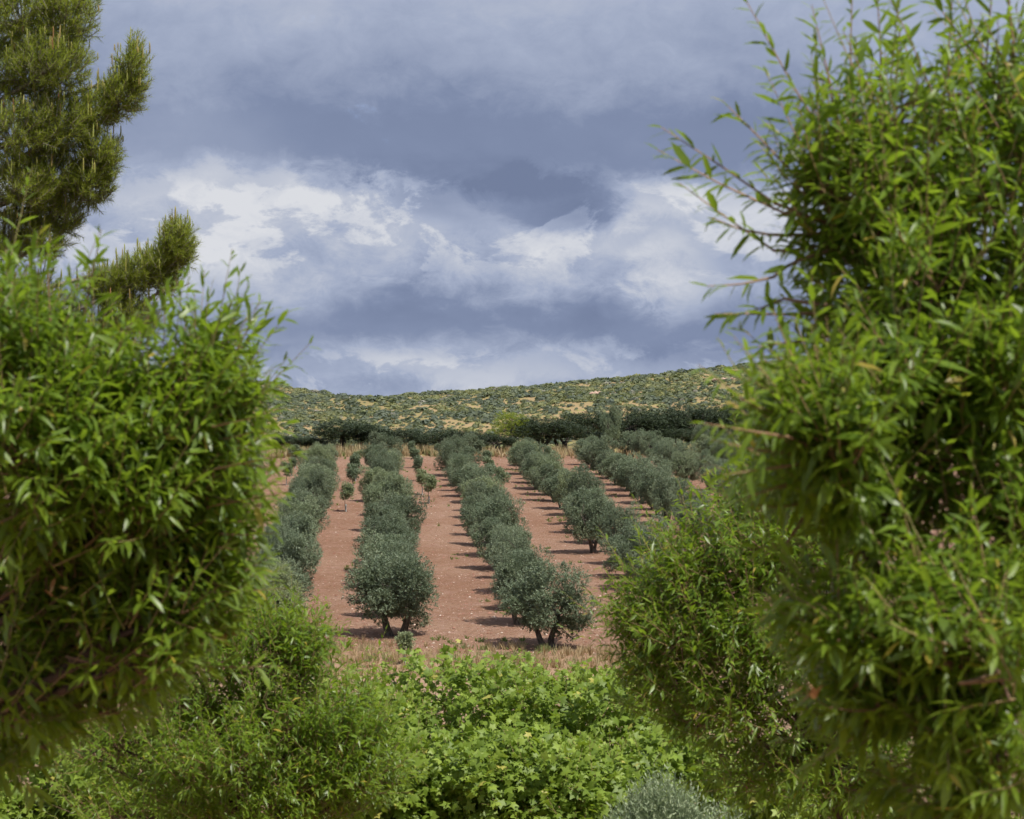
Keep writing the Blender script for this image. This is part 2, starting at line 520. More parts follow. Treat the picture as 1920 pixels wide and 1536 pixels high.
# ------------------------------------------------------------------ leaf shapes
def blade(w=0.12, arch=0.16, fold=0.25, mid=0.42):
    """narrow pointed leaf along +X, length 1: two rows of three, base and tip"""
    V = []
    for t, ww in ((0.0, 0), (mid * 0.62, w * 0.86), (mid * 1.55, w * 0.84), (1.0, 0)):
        z = -arch * t * t
        if ww == 0:
            V.append((t, 0, z))
        else:
            V += [(t, ww, z + fold * ww), (t, 0, z), (t, -ww, z + fold * ww)]
    T = [(0, 2, 1), (0, 3, 2), (4, 5, 7), (5, 6, 7)]
    Q = [(1, 2, 5, 4), (2, 3, 6, 5)]
    return np.array(V, float), [np.array(T), np.array(Q)]
BL = [blade(.112, .12), blade(.125, .26), blade(.100, .46, .35), blade(.115, -0.05), blade(.09, .2, .6), blade(.13, .34, .1)]
def small_blade(w=0.12, arch=0.2, fold=.25):
    V = np.array([(0, 0, 0), (.45, w, -arch * .2 + fold * w), (.45, 0, -arch * .2), (.45, -w, -arch * .2 + fold * w), (1, 0, -arch)], float)
    return V, [np.array([(0, 2, 1), (0, 3, 2), (1, 2, 4), (2, 3, 4)])]
BS = [small_blade(.12, .1), small_blade(.13, .25), small_blade(.11, .4), small_blade(.1, .15, .6)]
def diamond(w=0.14, arch=0.1):
    return np.array([(0, 0, 0), (.45, w, -arch * .2), (1, 0, -arch), (.45, -w, -arch * .2)], float), [np.array([(0, 3, 2, 1)])]
DI = diamond(.235)
def vine_leaf(cup=0.25):
    ang = np.radians([180, 138, 100, 62, 32, 0, -32, -62, -100, -138])
    rad = np.array([.12, .64, .42, .80, .50, .94, .50, .80, .42, .64])
    V = [(0.05, 0, 0)]
    for a, r in zip(ang, rad):
        V.append((r * math.cos(a), r * math.sin(a), -cup * r * r + 0.06 * math.sin(a * 5)))
    V = np.array(V)
    V[:, 0] += 0.25
    n = len(ang)
    return V, [np.array([(0, 1 + (i + 1) % n, 1 + i) for i in range(n)])]
VL = [vine_leaf(.12), vine_leaf(.30), vine_leaf(.45)]

def sprays(p0, d0, length, nl, leaf_len, r, lift=0.15, droop=0.35, a0=75, a1=28, tint_mu=0.45, tint_sd=0.2, tip_tint=0.25, start=0.12):
    """leafy shoots: returns twig polylines (S,5,3) and leaf frames, places, lengths and tints"""
    Sn = len(p0)
    d0 = nrm(d0)
    side = nrm(np.cross(d0, r.normal(size=(Sn, 3))))
    length = np.broadcast_to(length, (Sn,))
    def at(t):
        t = t[..., None]
        L = length.reshape((Sn,) + (1,) * (t.ndim - 1))
        sh = (Sn,) + (1,) * (t.ndim - 2) + (3,)
        return p0.reshape(sh) + L * (d0.reshape(sh) * t + (side.reshape(sh) * 0.10 + UP * lift) * t * t)
    tt = np.broadcast_to(np.linspace(0, 1, 5), (Sn, 5))
    tw = at(tt)
    tl = start + (1 - start) * (np.arange(nl)[None] + r.uniform(-.3, .3, (Sn, nl)) + .5) / nl
    tl = np.clip(tl, 0.02, 1.0)
    pos = at(tl)
    tan = nrm(at(np.clip(tl + .02, 0, 1.1)) - at(tl - .02))
    phi = np.arange(nl)[None] * 2.4 + r.uniform(0, 6.28, (Sn, 1)) + r.normal(0, .3, (Sn, nl))
    A = nrm(np.cross(tan, UP + 0.01))
    Bv = np.cross(tan, A)
    rad = np.cos(phi)[..., None] * A + np.sin(phi)[..., None] * Bv
    ang = np.radians(a0 + (a1 - a0) * tl + r.normal(0, 9, (Sn, nl)))[..., None]
    dr = tan * np.cos(ang) + rad * np.sin(ang)
    dr = nrm(dr - UP * droop * r.uniform(.3, 1.3, (Sn, nl, 1)))
    zh = UP + r.normal(0, .42, (Sn, nl, 3)) + tan * 0.15
    Fm = frames(dr.reshape(-1, 3), zh.reshape(-1, 3))
    ln = leaf_len * r.uniform(.5, 1.2, (Sn, nl)) * (1 - .45 * np.clip((tl - .75) / .25, 0, 1))
    ti = np.clip(r.normal(tint_mu, tint_sd, (Sn, nl)) + tip_tint * (tl - .5), 0, 1)
    return tw, Fm, pos.reshape(-1, 3), ln.ravel(), ti.ravel()

def twig_soup(so, tw, r0, r1, tint):
    """three sided twigs, all at once"""
    tw = tw[:, ::2]
    Sn, k = tw.shape[:2]
    T = nrm(np.gradient(tw, axis=1))
    A = nrm(np.cross(T, np.array([.3, .2, .93])))
    Bv = np.cross(T, A)
    rr = np.linspace(r0, r1, k)[None, :, None, None]
    a = np.array([0, 2.094, 4.189])
    V = tw[:, :, None] + rr * (np.cos(a)[:, None] * A[:, :, None] + np.sin(a)[:, None] * Bv[:, :, None])
    s = (np.arange(Sn) * k * 3)[:, None, None]
    i = (np.arange(k - 1) * 3)[None, :, None]
    j = np.arange(3)[None, None]
    j2 = (j + 1) % 3
    Q = np.stack([s + i + j, s + i + j2, s + i + 3 + j2, s + i + 3 + j], -1).reshape(-1, 4)
    so.add(V.reshape(-1, 3), [Q], np.repeat(np.broadcast_to(tint, (Sn,)), k * 3))

def pick_largest(pos, ln, Fm, n, cell=18):
    """indices of the leaves that show largest: nearest in their patch of the view, facing it"""
    px, py, d = project(pos)
    face = np.abs(np.sum(Fm[:, :, 2] * nrm(CAM - pos), -1))
    ok = np.where((px > 4) & (px < 1916) & (py > 4) & (py < 1532))[0]
    key = (px[ok] // cell).astype(int) * 1000 + (py[ok] // cell).astype(int)
    order = ok[np.lexsort((d[ok], key))]
    k2 = np.sort(key)
    first = np.concatenate([[True], k2[1:] != k2[:-1]])
    cand = order[first]
    score = ln[cand] * (0.25 + face[cand]) / d[cand]
    return cand[np.argsort(-score)][:n]

TINTS = np.array([.1, .28, .46, .64, .82, 1.0])
def leaf_protos(name, templates, mat):
    out = []
    for TV, TF in templates:
        out.append([make_mesh(name, TV, TF, mat, True, {'tint': np.full(len(TV), t)}) for t in TINTS])
    return out
def crown_with_leaves(tree, base, templates, protos, mat, Fm, pos, ln, ti, n_parts, r, crown_name='crown', leaf_name='leaf', wscale=None):
    """the largest-showing leaves as parts, the rest joined into the crown"""
    kind = r.integers(0, len(templates), len(pos))
    ti = np.where(r.random(len(ti)) < .012, 1.0, np.minimum(ti, .88))
    chosen = pick_largest(pos, ln, Fm, n_parts)
    rest = np.ones(len(pos), bool)
    rest[chosen] = False
    so = Soup()
    for k, (TV, TF) in enumerate(templates):
        m = rest & (kind == k)
        if m.any():
            V, Fs = replicate(TV, TF, Fm[m], pos[m] - base, ln[m])
            so.add(V, Fs, np.repeat(ti[m], len(TV)))
    cr = link(crown_name, so.mesh(crown_name, mat), tree)
    cr['kind'] = 'stuff'
    for i in chosen:
        o = bpy.data.objects.new(leaf_name, protos[kind[i]][int(np.argmin(np.abs(TINTS - ti[i])))])
        COL.objects.link(o)
        o.parent = tree
        M = np.eye(4)
        M[:3, :3] = Fm[i] * ln[i]
        M[:3, 3] = pos[i] - base
        o.matrix_basis = Matrix(M.tolist())
    return cr

def in_blobs(blobs, n_total, r, lo=0.35):
    """starting places and directions of shoots inside ellipsoids (centre, (rx, ry, rz), weight)"""
    w = np.array([b[2] for b in blobs], float)
    w /= w.sum()
    idx = r.choice(len(blobs), n_total, p=w)
    C = np.array([b[0] for b in blobs])[idx]
    R = np.array([b[1] for b in blobs])[idx]
    u = nrm(r.normal(size=(n_total, 3)))
    f = lo + (1 - lo) * r.random((n_total, 1)) ** 0.6
    return C + u * R * f, u, idx

# ------------------------------------------------------------------ olive grove
def olive_variant(seed, style):
    r = np.random.default_rng(seed)
    tr = Soup()
    clumps = []
    R, zc, rz = 1.48, 1.95, 1.45
    if style == 'fork':
        limbs = [((-.18, 0, 0), (-.75, .1, 1.35)), ((.18, .05, 0), (.62, -.1, 1.25))]
    elif style == 'lean':
        limbs = [((0, 0, 0), (-.65, .1, 1.25)), ((.22, .05, 0), (.45, .1, 1.35))]
    else:
        a = r.uniform(0, 6.28)
        limbs = [((0, 0, 0), (.7 * math.cos(a + k * 2.2), .7 * math.sin(a + k * 2.2), 1.3 + .2 * r.random())) for k in range(3)]
    tips = []
    for b, t in limbs:
        b, t = np.array(b, float), np.array(t, float)
        pts = bend(b - UP * 0.12, t, 8, 0, .05, r)
        tr.tube(pts, np.linspace(.15, .075, 8) * (1.15 if style == 'fork' else .95), 8)
        for q in range(4):
            e = t + np.array([np.clip(r.normal(0, .4), -.6, .6), np.clip(r.normal(0, .4), -.6, .6), r.uniform(.4, 1.0)])
            tr.tube(bend(t, e, 5, 0, .06, r), np.linspace(.06, .02, 5), 5)
            tips.append(e)
    n = 20
    for k in range(n):
        a = 2 * math.pi * (k * 0.618 % 1) + r.normal(0, .5)
        h = -0.92 + 1.84 * (k + .5) / n
        sq = math.sqrt(max(0.30 if h < 0 else 0.05, 1 - h * h))
        q = r.uniform(.55, 1.18)
        c = np.array([R * q * sq * math.cos(a), R * q * sq * math.sin(a), zc + rz * q * h])
        clumps.append((c, np.array([.50, .50, .42]) * r.uniform(.55, 1.5), 1.0))
    clumps.append((np.array([0, 0, zc]), np.array([.8, .8, .75]), 1.0))
    if style in ('fork', 'lean'):      # the two front trees have full round heads
        clumps.append((np.array([0, -.1, zc + .1]), np.array([1.45, 1.3, 1.25]), 6.0))
    for c, rad, _ in clumps[:-1]:
        t = tips[int(r.integers(len(tips)))]
        tr.tube(bend(t, c, 4, 0, .05, r), np.linspace(.025, .01, 4), 4)
    S_n = 4100
    p0, u, ci = in_blobs(clumps, S_n, r, .55)
    d0 = u * .7 + UP * .35 + r.normal(0, .35, (S_n, 3))
    cl_t = r.normal(0, .12, len(clumps))
    tw, Fm, pos, ln, ti = sprays(p0, d0, r.uniform(.16, .34, S_n), 11, .10, r, .05, .12, 62, 32, .42, .15, .2)
    ti = np.clip(ti + np.repeat(cl_t[ci], 11), 0, 1)
    V, Fs = replicate(*DI, Fm, pos, ln)
    keep = pos[:, 2] > 0.32
    so = Soup()
    V4 = V.reshape(-1, 4, 3)[keep].reshape(-1, 3)
    so.add(V4, [np.arange(len(V4)).reshape(-1, 4)], np.repeat(ti[keep], 4))
    return tr.mesh('trunk', M_OBARK), so.mesh('crown', M_OLIVE)

OLIVES = [olive_variant(1, 'fork'), olive_variant(7, 'lean')] + [olive_variant(s, 'three') for s in (3, 4, 5)]
ORD = ['', 'first', 'second', 'third', 'fourth', 'fifth', 'sixth', 'seventh', 'eighth', 'ninth', 'tenth', 'eleventh', 'twelfth', 'thirteenth',
       'fourteenth', 'fifteenth', 'sixteenth', 'seventeenth', 'eighteenth', 'nineteenth', 'twentieth', 'twenty-first', 'twenty-second', 'twenty-third', 'twenty-fourth', 'twenty-fifth', 'twenty-sixth']
def place_copy(meshes, name, loc, rz, sc, label, cat, group=None):
    t = thing(name, loc, label, cat, group, rz)
    t.scale = (sc[0], sc[1], sc[2])
    link('trunk', meshes[0], t)
    c = link('crown', meshes[1], t)
    c['kind'] = 'stuff'
    return t

ROWS = [(-1.16, 130, 190, 'row third left of the two-trunked olive', 1),
        (-0.73, 97, 194, 'row second left of the two-trunked olive', 1),
        (-0.296, 97, 206, 'row next left of the two-trunked olive', 1),
        (0.081, 99.8, 210, 'row led by the two-trunked olive', 0),
        (0.53, 97.2, 208, 'row led by the leaning olive', 0),
        (0.99, 98, 214, 'row next right of the leaning olive', 1),
        (1.42, 98, 220, 'row second right of the leaning olive', 1),
        (1.85, 98, 228, 'row third right of the leaning olive', 1),
        (2.28, 98, 234, 'row fourth right of the leaning olive', 1),
        (2.72, 98, 238, 'row fifth right of the leaning olive', 1)]
orng = np.random.default_rng(77)
for ri, (s, d0, d1, rname, from_far) in enumerate(ROWS):
    ds = np.arange(d0, d1, 6.05)
    if ri >= 6:
        ds = ds[np.array([orng.random() > 0.24 for _ in ds])]
    rows = []
    for k, d in enumerate(ds):
        jx, jy = orng.normal(0, .32), (orng.normal(0, .3) if k else 0)
        if k == 0:
            jx = 0.0
        x, y = -0.0614 * d + s * 14.04 + jx, d + jy
        px = 960 + x / d * F
        rows.append((k, x, y, px))
    rows = [q for q in rows if 300 < q[3] < 1600]
    for i, (k, x, y, px) in enumerate(rows):
        if k == 0 and s == 0.081:
            var, rz, sc = 0, 0.0, (1.12, 1.05, 1.04)
        elif k == 0 and s == 0.53:
            var, rz, sc = 1, 0.0, (1.08, 1.05, .96)
        else:
            var, rz = int(orng.integers(0, 5)), orng.uniform(0, 6.28)
            w = orng.uniform(.60, .90)
            sc = (w, w * orng.uniform(.9, 1.1), orng.uniform(.70, 1.04) * (1.0 if d0 + 6 * k < 160 else .9))
        n = ORD[len(rows) - i] if from_far else ORD[i + 1]
        lab = f'olive tree {n} from the {"far end" if from_far else "front"} in {rname}'
        if k == 0 and s == 0.081:
            lab = 'large round olive tree on two trunks at the front of the grove'
        if k == 0 and s == 0.53:
            lab = 'olive tree on thin leaning forked trunks at the front of the grove'
        place_copy(OLIVES[var], 'olive_tree', (x, y, float(G(x, y)) - .02), rz, sc, lab, 'olive tree', 'olive trees planted in rows')

# young olives between the rows
def sapling_variant(seed):
    r = np.random.default_rng(seed)
    tr = Soup()
    tr.tube(bend((0, 0, -.05), (r.normal(0, .05), r.normal(0, .05), 1.0), 6, 0, .02, r), np.linspace(.022, .012, 6), 5)
    cl = [(np.array([r.normal(0, .12), r.normal(0, .12), .85 + .12 * k]), np.array([.24, .24, .22]) * r.uniform(.8, 1.2), 1.0) for k in range(5)]
    p0, u, _ = in_blobs(cl, 420, r, .2)
    tw, Fm, pos, ln, ti = sprays(p0, u * .6 + UP * .5 + r.normal(0, .3, u.shape), r.uniform(.12, .22, 420), 10, .10, r, .05, .1, 60, 30, .40, .15, .2)
    V, Fs = replicate(*DI, Fm, pos, ln)
    so = Soup()
    so.add(V, Fs, np.repeat(ti, 4))
    tb = Soup()
    tb.tube(np.array([(0, 0, -.02), (0, 0, .12), (0, 0, .25), (0, 0, .42)]), np.full(4, .032), 8)
    return tr.mesh('trunk', M_OBARK), so.mesh('crown', M_OLIVE), tb.mesh('grow_tube', M_STAKE)
SAPS = [sapling_variant(s) for s in (21, 22, 23, 24)]
SAP_SPOTS = [(649, 958, 'young olive sapling, nearest in the strip left of the two-trunked row'),
             (662, 923, 'young olive sapling, second nearest in the strip left of the two-trunked row'),
             (667, 902, 'young olive sapling, third nearest in the strip left of the two-trunked row'),
             (671, 879, 'young olive sapling, farthest in the strip left of the two-trunked row'),
             (805, 944, 'young lollipop olive sapling on a bare stem right of the two-trunked row'),
             (792, 928, 'slim olive sapling just left of the lollipop sapling'),
             (783, 900, 'young olive sapling, third nearest in the strip right of the two-trunked row'),
             (777, 876, 'young olive sapling, fourth nearest in the strip right of the two-trunked row'),
             (773, 861, 'young olive sapling, farthest in the strip right of the two-trunked row'),
             (940, 931, 'bent olive sapling, nearest in the strip right of the leaning olive row'),
             (920, 911, 'small olive sapling, second nearest in the strip right of the leaning olive row'),
             (915, 898, 'olive sapling, third nearest in the strip right of the leaning olive row'),
             (911, 878, 'olive sapling, fourth nearest in the strip right of the leaning olive row'),
             (896, 863, 'right one of two small saplings at the far end of the grove'),
             (886, 859, 'left one of two small saplings at the far end of the grove'),
             (537, 911, 'young olive sapling, nearest in the strip beside the left almond tree'),
             (547, 893, 'young olive sapling, middle one in the strip beside the left almond tree'),
             (554, 878, 'young olive sapling, farthest in the strip beside the left almond tree'),
             (1125, 979, 'small olive sapling between the two rows right of the leaning olive')]
for i, (px, py, lab) in enumerate(SAP_SPOTS):
    d = 60800.0 / (py - 586)
    x = (px - 960) / F * d
    sc = orng.uniform(.95, 1.3)
    v = SAPS[i % 4]
    t = place_copy(v[:2], 'olive_sapling', (x, d, float(G(x, d))), orng.uniform(0, 6), (sc, sc, sc * orng.uniform(.95, 1.15)), lab, 'sapling', 'young olive saplings between the rows')
    link('grow_tube', v[2], t)
x, y = (760 - 960) / F * 91, 91.0
t = place_copy(SAPS[1][:2], 'olive_sapling', (x, y, float(G(x, y))), 0.4, (.85, .85, .8), 'grey-green sapling with a stake in the dry grass before the grove', 'sapling', 'young olive saplings between the rows')
link('grow_tube', SAPS[1][2], t)

# ------------------------------------------------------------------ loose stones, weeds and dry grass of the grove
def stone_shape():
    V = np.array([(1, 0, .1), (.3, .8, 0), (-.7, .6, .05), (-.9, -.4, 0), (.2, -.9, .05), (.1, .05, .7), (0, 0, -.4)], float)
    ring = [0, 1, 2, 3, 4]
    T = [(ring[i], ring[(i + 1) % 5], 5) for i in range(5)] + [(ring[(i + 1) % 5], ring[i], 6) for i in range(5)]
    return V, [np.array(T)]
def rand_rz(n, r):
    a = r.uniform(0, 6.28, n)
    R = np.zeros((n, 3, 3))
    R[:, 0, 0], R[:, 0, 1], R[:, 1, 0], R[:, 1, 1], R[:, 2, 2] = np.cos(a), -np.sin(a), np.sin(a), np.cos(a), 1
    return R
M_STONE = bpy.data.materials.new('pale_stone')
M_STONE.use_nodes = True
g = NT(M_STONE.node_tree)
at = g.new('ShaderNodeAttribute', attribute_name='tint')
b = g.new('ShaderNodeBsdfPrincipled')
g.put(b.inputs['Base Color'], g.ramp(at.outputs['Fac'], [(0, (.20, .08, .05)), (.45, (.31, .16, .11)), (.75, (.44, .32, .25)), (1, (.62, .53, .45))]))
b.inputs['Roughness'].default_value = 0.9
o = g.new('ShaderNodeOutputMaterial')
g.put(o.inputs[0], b.outputs[0])
r = np.random.default_rng(5)
n = 22000
yy = 95 + 140 * r.random(n) ** 1.4
xx = (r.uniform(430, 1480, n) - 960) / F * yy
pos = np.stack([xx, yy, G(xx, yy) + .005], -1)
size = .024 * np.exp(r.normal(0, .55, n)) + .012
sV, sF = stone_shape()
V, Fs = replicate(sV[:6], [sF[0][:5]], rand_rz(n, r), pos, size)
so = Soup()
so.add(V, Fs, np.repeat(np.clip(r.beta(1.4, 2.2, n), 0, 1), 6))
tag(link('stones', so.mesh('stones', M_STONE, False)), 'pale stones and clods strewn over the red soil', 'stones', kind='stuff')

def tuft_blades(pos, h, spread, nb, r, width=.012):
    n = len(pos)
    a = r.uniform(0, 6.28, (n, nb))
    lean = r.uniform(.05, 1, (n, nb)) * spread
    H = h[:, None] * r.uniform(.5, 1.1, (n, nb))
    base = pos[:, None] + np.stack([np.cos(a), np.sin(a), 0 * a], -1) * r.uniform(0, .09, (n, nb, 1))
    dr = nrm(np.stack([np.cos(a) * lean, np.sin(a) * lean, np.ones_like(a)], -1))
    Fm = frames(dr.reshape(-1, 3), r.normal(size=(n * nb, 3)))
    TV = np.array([(0, width, 0), (0, -width, 0), (.6, width * .8, .04), (.6, -width * .8, .04), (1, 0, .13)])
    TF = [np.array([(2, 3, 4)]), np.array([(0, 1, 3, 2)])]
    sc = np.stack([H.ravel(), np.ones(n * nb), H.ravel()], -1)
    V, Fs = replicate(TV, TF, Fm, base.reshape(-1, 3), sc)
    return V, Fs, 5
# dry grass verge
r = np.random.default_rng(8)
n = 2600
yy = r.uniform(85, 97.5, n)
xx = (r.uniform(380, 1500, n) - 960) / F * yy
k = vnoise(xx / 2.2, yy / 1.6, 31)
m = (r.random(n) < .25 + .9 * k) & (yy < 96.2 + 1.5 * k)
xx, yy, k = xx[m], yy[m], k[m]
pos = np.stack([xx, yy, G(xx, yy) - .02], -1)
V, Fs, q = tuft_blades(pos, .18 + .38 * k * r.uniform(.4, 1.2, len(k)), .55, 14, r, .013)
tint = np.clip(r.normal(.42, .2, len(k)), 0, .72)
green = vnoise(xx / 1.4, yy / 1.2, 44) > .70
tint[green] = 1.0
so = Soup()
so.add(V, Fs, np.repeat(np.clip(np.repeat(tint, 14) + r.normal(0, .06, len(k) * 14), 0, 1), q))
tag(link('dry_grass', so.mesh('dry_grass', M_DRYGRASS)), 'straw coloured dry grass verge before the olive grove', 'dry grass', kind='stuff')
# pale seed heads in the verge, far grass at the end of the grove
n = 1500
yy = np.concatenate([r.uniform(223, 232, n)])
xx = (r.uniform(430, 1480, n) - 960) / F * yy
k = vnoise(xx / 4, yy / 3, 12)
m = k > .35
xx, yy, k = xx[m], yy[m], k[m]
pos = np.stack([xx, yy, G(xx, yy) - .02], -1)
V, Fs, q = tuft_blades(pos, .5 + .8 * k, .4, 9, r, .04)
so = Soup()
so.add(V, Fs, np.repeat(np.repeat(np.clip(r.normal(.55, .25, len(k)), 0, 1), 9), q))
tag(link('tall_grass', so.mesh('tall_grass', M_DRYGRASS)), 'yellowish tall grass along the far edge of the grove', 'grass', kind='stuff')
# low green weeds on the soil
n = 4200
yy = 96 + 135 * r.random(n) ** 1.2
xx = (r.uniform(430, 1450, n) - 960) / F * yy
k = vnoise(xx / 1.6, yy / 2.4, 91) * vnoise(xx / 9, yy / 9, 92)
m = (k > .38)
xx, yy, k = xx[m], yy[m], k[m]
pos = np.stack([xx, yy, G(xx, yy) - .01], -1)
V, Fs, q = tuft_blades(pos, .10 + .18 * r.random(len(k)), 1.1, 12, r, .016)
so = Soup()
so.add(V, Fs, np.repeat(np.clip(r.normal(.35, .2, len(k) * 12), 0, 1), q))
tag(link('weeds', so.mesh('weeds', M_GRASS)), 'low green weeds scattered on the red soil', 'weeds', kind='stuff')

# ------------------------------------------------------------------ dark trees behind the grove
def oak_variant(seed, wide=1.0):
    r = np.random.default_rng(seed)
    tr = Soup()
    tips = []
    for k in range(3):
        a = r.uniform(0, 6.28)
        t = np.array([.8 * math.cos(a) * wide, .8 * math.sin(a), 2.2 + .5 * r.random()])
        tr.tube(bend((.1 * k, 0, -.2), t, 7, 0, .06, r), np.linspace(.22, .1, 7), 7)
        tips.append(t)
    cl = []
    for k in range(26):
        a = r.uniform(0, 6.28)
        h = r.uniform(-.55, 1)
        s = math.sqrt(max(.08, 1 - h * h))
        c = np.array([2.0 * wide * s * math.cos(a), 2.0 * s * math.sin(a), 3.0 + 1.45 * h])
        cl.append((c, np.array([.95, .95, .7]) * r.uniform(.65, 1.2), 1.0))
        tr.tube(bend(tips[k % 3], c, 4, 0, .05, r), np.linspace(.06, .02, 4), 4)
    n = 2300
    p0, u, _ = in_blobs(cl, n, r, .5)
    tw, Fm, pos, ln, ti = sprays(p0, u + UP * .2 + r.normal(0, .4, u.shape), r.uniform(.25, .5, n), 9, .17, r, .05, .1, 65, 30, .42, .2, .2)
    V, Fs = replicate(*diamond(.24, .1), Fm, pos, ln)
    so = Soup()
    so.add(V, Fs, np.repeat(ti, 4))
    return tr.mesh('trunk', M_OBARK), so.mesh('crown', M_OAK)
OAKS = [oak_variant(41), oak_variant(42, 1.3), oak_variant(43, 1.15)]
# bearing x, distance, top y, width scale, variant, label
OAK_SPOTS = [(648, 232, 790, .95, 0, 'dark holm oak standing apart at the far left end of the grove'),
             (690, 233, 800, .95, 2, 'dark rounded holm oak touching the lone dark tree at the grove end'),
             (545, 232, 818, .8, 0, 'dark oak at the grove end beside the left almond tree'),
             (745, 233, 806, .8, 1, 'low dark oak just right of the dark pair at the grove end'),
             (790, 240, 818, .7, 2, 'low dark oak in the hedge above the two-trunked row'),
             (838, 230, 808, .75, 1, 'low dark oak in the hedge between the two middle rows'),
             (890, 238, 812, .8, 0, 'low dark oak in the hedge left of the pale pine'),
             (925, 231, 816, .6, 2, 'small dark oak tucked against the pale pine'),
             (1015, 238, 786, 1.15, 1, 'dome shaped dark oak just right of the pale pine'),
             (1060, 240, 798, 1.0, 2, 'dark oak between the dome shaped oak and the broad oak'),
             (1105, 254, 776, 1.1, 1, 'broad dark oak behind the right rows of olives'),
             (1140, 260, 786, .9, 0, 'dark oak half hidden by the broad dark oak'),
             (1190, 258, 770, 1.05, 2, 'tall dark oak right of the broad dark oak'),
             (1240, 262, 778, 1.05, 1, 'dark oak in the middle of the dark wood right of the grove'),
             (1290, 262, 764, 1.15, 2, 'tall dark oak in the wood near the right almond tree'),
             (1345, 264, 766, 1.1, 1, 'dark oak at the edge of the right almond tree'),
             (1400, 264, 762, 1.1, 0, 'dark oak partly behind the right almond tree leaves'),
             (1215, 258, 808, .8, 0, 'lower dark oak before the dark wood right of the grove'),
             (1160, 256, 812, .75, 2, 'lower dark oak behind the olives of the right rows'),
             (1275, 256, 806, .8, 0, 'lower dark oak near the right almond tree'),
             (1335, 258, 806, .85, 2, 'lower dark oak beside the right almond leaves'),
             (585, 234, 822, .7, 1, 'low dark oak behind the first left row of olives')]
for px, d, top, w, v, lab in OAK_SPOTS:
    x = (px - 960) / F * d
    zg = float(G(x, d)) - .1
    h = float(P(px, top, d)[2]) - zg
    place_copy(OAKS[v], 'holm_oak', (x, d, zg), orng.uniform(0, 6.28), (w * 1.4, w * 1.2, h / 4.9), lab, 'oak', 'dark oaks behind the olive grove')
# pale round tree and pine at the grove edge
def far_pine():
    r = np.random.default_rng(61)
    tr = Soup()
    tr.tube(bend((0, 0, -.2), (.15, 0, 4.6), 8, 0, .02, r), np.linspace(.16, .05, 8), 7)
    cl = []
    for k in range(18):
        z = 1.4 + 3.5 * k / 17
        a = k * 2.4
        rr = (1.25 - .8 * (k / 17) ** 1.6)
        c = np.array([rr * math.cos(a), rr * math.sin(a), z + .2])
        cl.append((c, np.array([.62, .62, .42]), 1.0))
        tr.tube(bend((.03 * z, 0, z - .3), c, 4, 0, .05, r), np.linspace(.05, .015, 4), 4)
    p0, u, _ = in_blobs(cl, 900, r, .3)
    tw, Fm, pos, ln, ti = sprays(p0, u * .6 + UP * .7, r.uniform(.25, .4, 900), 16, .20, r, .1, .0, 50, 25, .40, .18, .2)
    V, Fs = replicate(*diamond(.07, .0), Fm, pos, ln)
    so = Soup()
    so.add(V, Fs, np.repeat(ti, 4))
    return tr.mesh('trunk', M_PBARK), so.mesh('crown', M_PINE)
fp = far_pine()
x = (957 - 960) / F * 236
place_copy(fp, 'pine_tree', (x, 236, float(G(x, 236))), 0, (1.3, 1.3, (float(P(957, 778, 236)[2]) - float(G(x, 236))) / 5.2), 'olive-green pine standing above the dark hedge behind the grove', 'pine')
x = (1145 - 960) / F * 238
place_copy(OLIVES[4], 'olive_tree', (x, 238, float(G(x, 238))), 1.0, (.62, .62, 1.25), 'narrow yellowish upright tree behind the right rows of olives', 'tree')

# ------------------------------------------------------------------ scrub on the hill
def shrub_shape(seed, n=40, big=1.2):
    r = np.random.default_rng(seed)
    u = nrm(r.normal(size=(n, 3)))
    u[:, 2] = np.abs(u[:, 2]) * 1.0 - .12
    lump = 0.78 + .35 * r.random(n)
    c = u * np.array([1, 1, .85]) * lump[:, None] * np.array([.5, .5, .62])
    Fm = frames(np.cross(u, r.normal(size=(n, 3))), u + r.normal(0, .5, (n, 3)))
    TV = np.array([(.20, 0, 0), (-.11, .16, 0), (-.11, -.16, 0)])
    V, Fs = replicate(TV, [np.array([(0, 1, 2)])], Fm, c, big * r.uniform(.6, 1.2, n))
    return V, Fs, np.repeat(np.clip(r.normal(0, .09, n), -.2, .2), 3)
SHR = [shrub_shape(s) for s in range(90, 96)]
SHR_LOW = [shrub_shape(s, 16, 1.9) for s in range(90, 96)]
r = np.random.default_rng(99)
n = 19000 + 11000
yy = 545 + 175 * r.random(n)
bx = np.where(np.arange(n) < 19000, r.uniform(330, 1600, n), np.where(r.random(n) < .5, r.uniform(-450, 330, n), r.uniform(1600, 2380, n)))
xx = (bx - 960) / F * yy
dens = vnoise(xx / 14, yy / 12, 71) * .6 + vnoise(xx / 5, yy / 5, 72) * .4
leftw = np.clip((760 - (960 + xx / yy * F)) / 300, 0, 1)
ok = r.random(n) < np.clip(.68 + 1.4 * (dens - .34) + .35 * leftw, .16, 1)
xx, yy, dens = xx[ok], yy[ok], dens[ok]
n = len(xx)
size = np.exp(r.normal(.36, .38, n)) * (.8 + .5 * dens)
size = np.clip(size, .6, 3.6)
hue = np.clip(.34 + .5 * (vnoise(xx / 11, yy / 9, 73) - .5) + r.normal(0, .18, n) - .05 * (size - 1.8), 0, .8)
hue[r.random(n) < .03] = 1.0
pos = np.stack([xx, yy, HILL(xx, yy) - .15], -1)
px, py, _ = project(pos)
vis = (px > 430) & (px < 1500)
big = np.argsort(-(size * np.where(vis, 1, 0)))[:300]
indiv = np.zeros(n, bool)
indiv[big] = True
kind = r.integers(0, 6, n)
so = Soup()
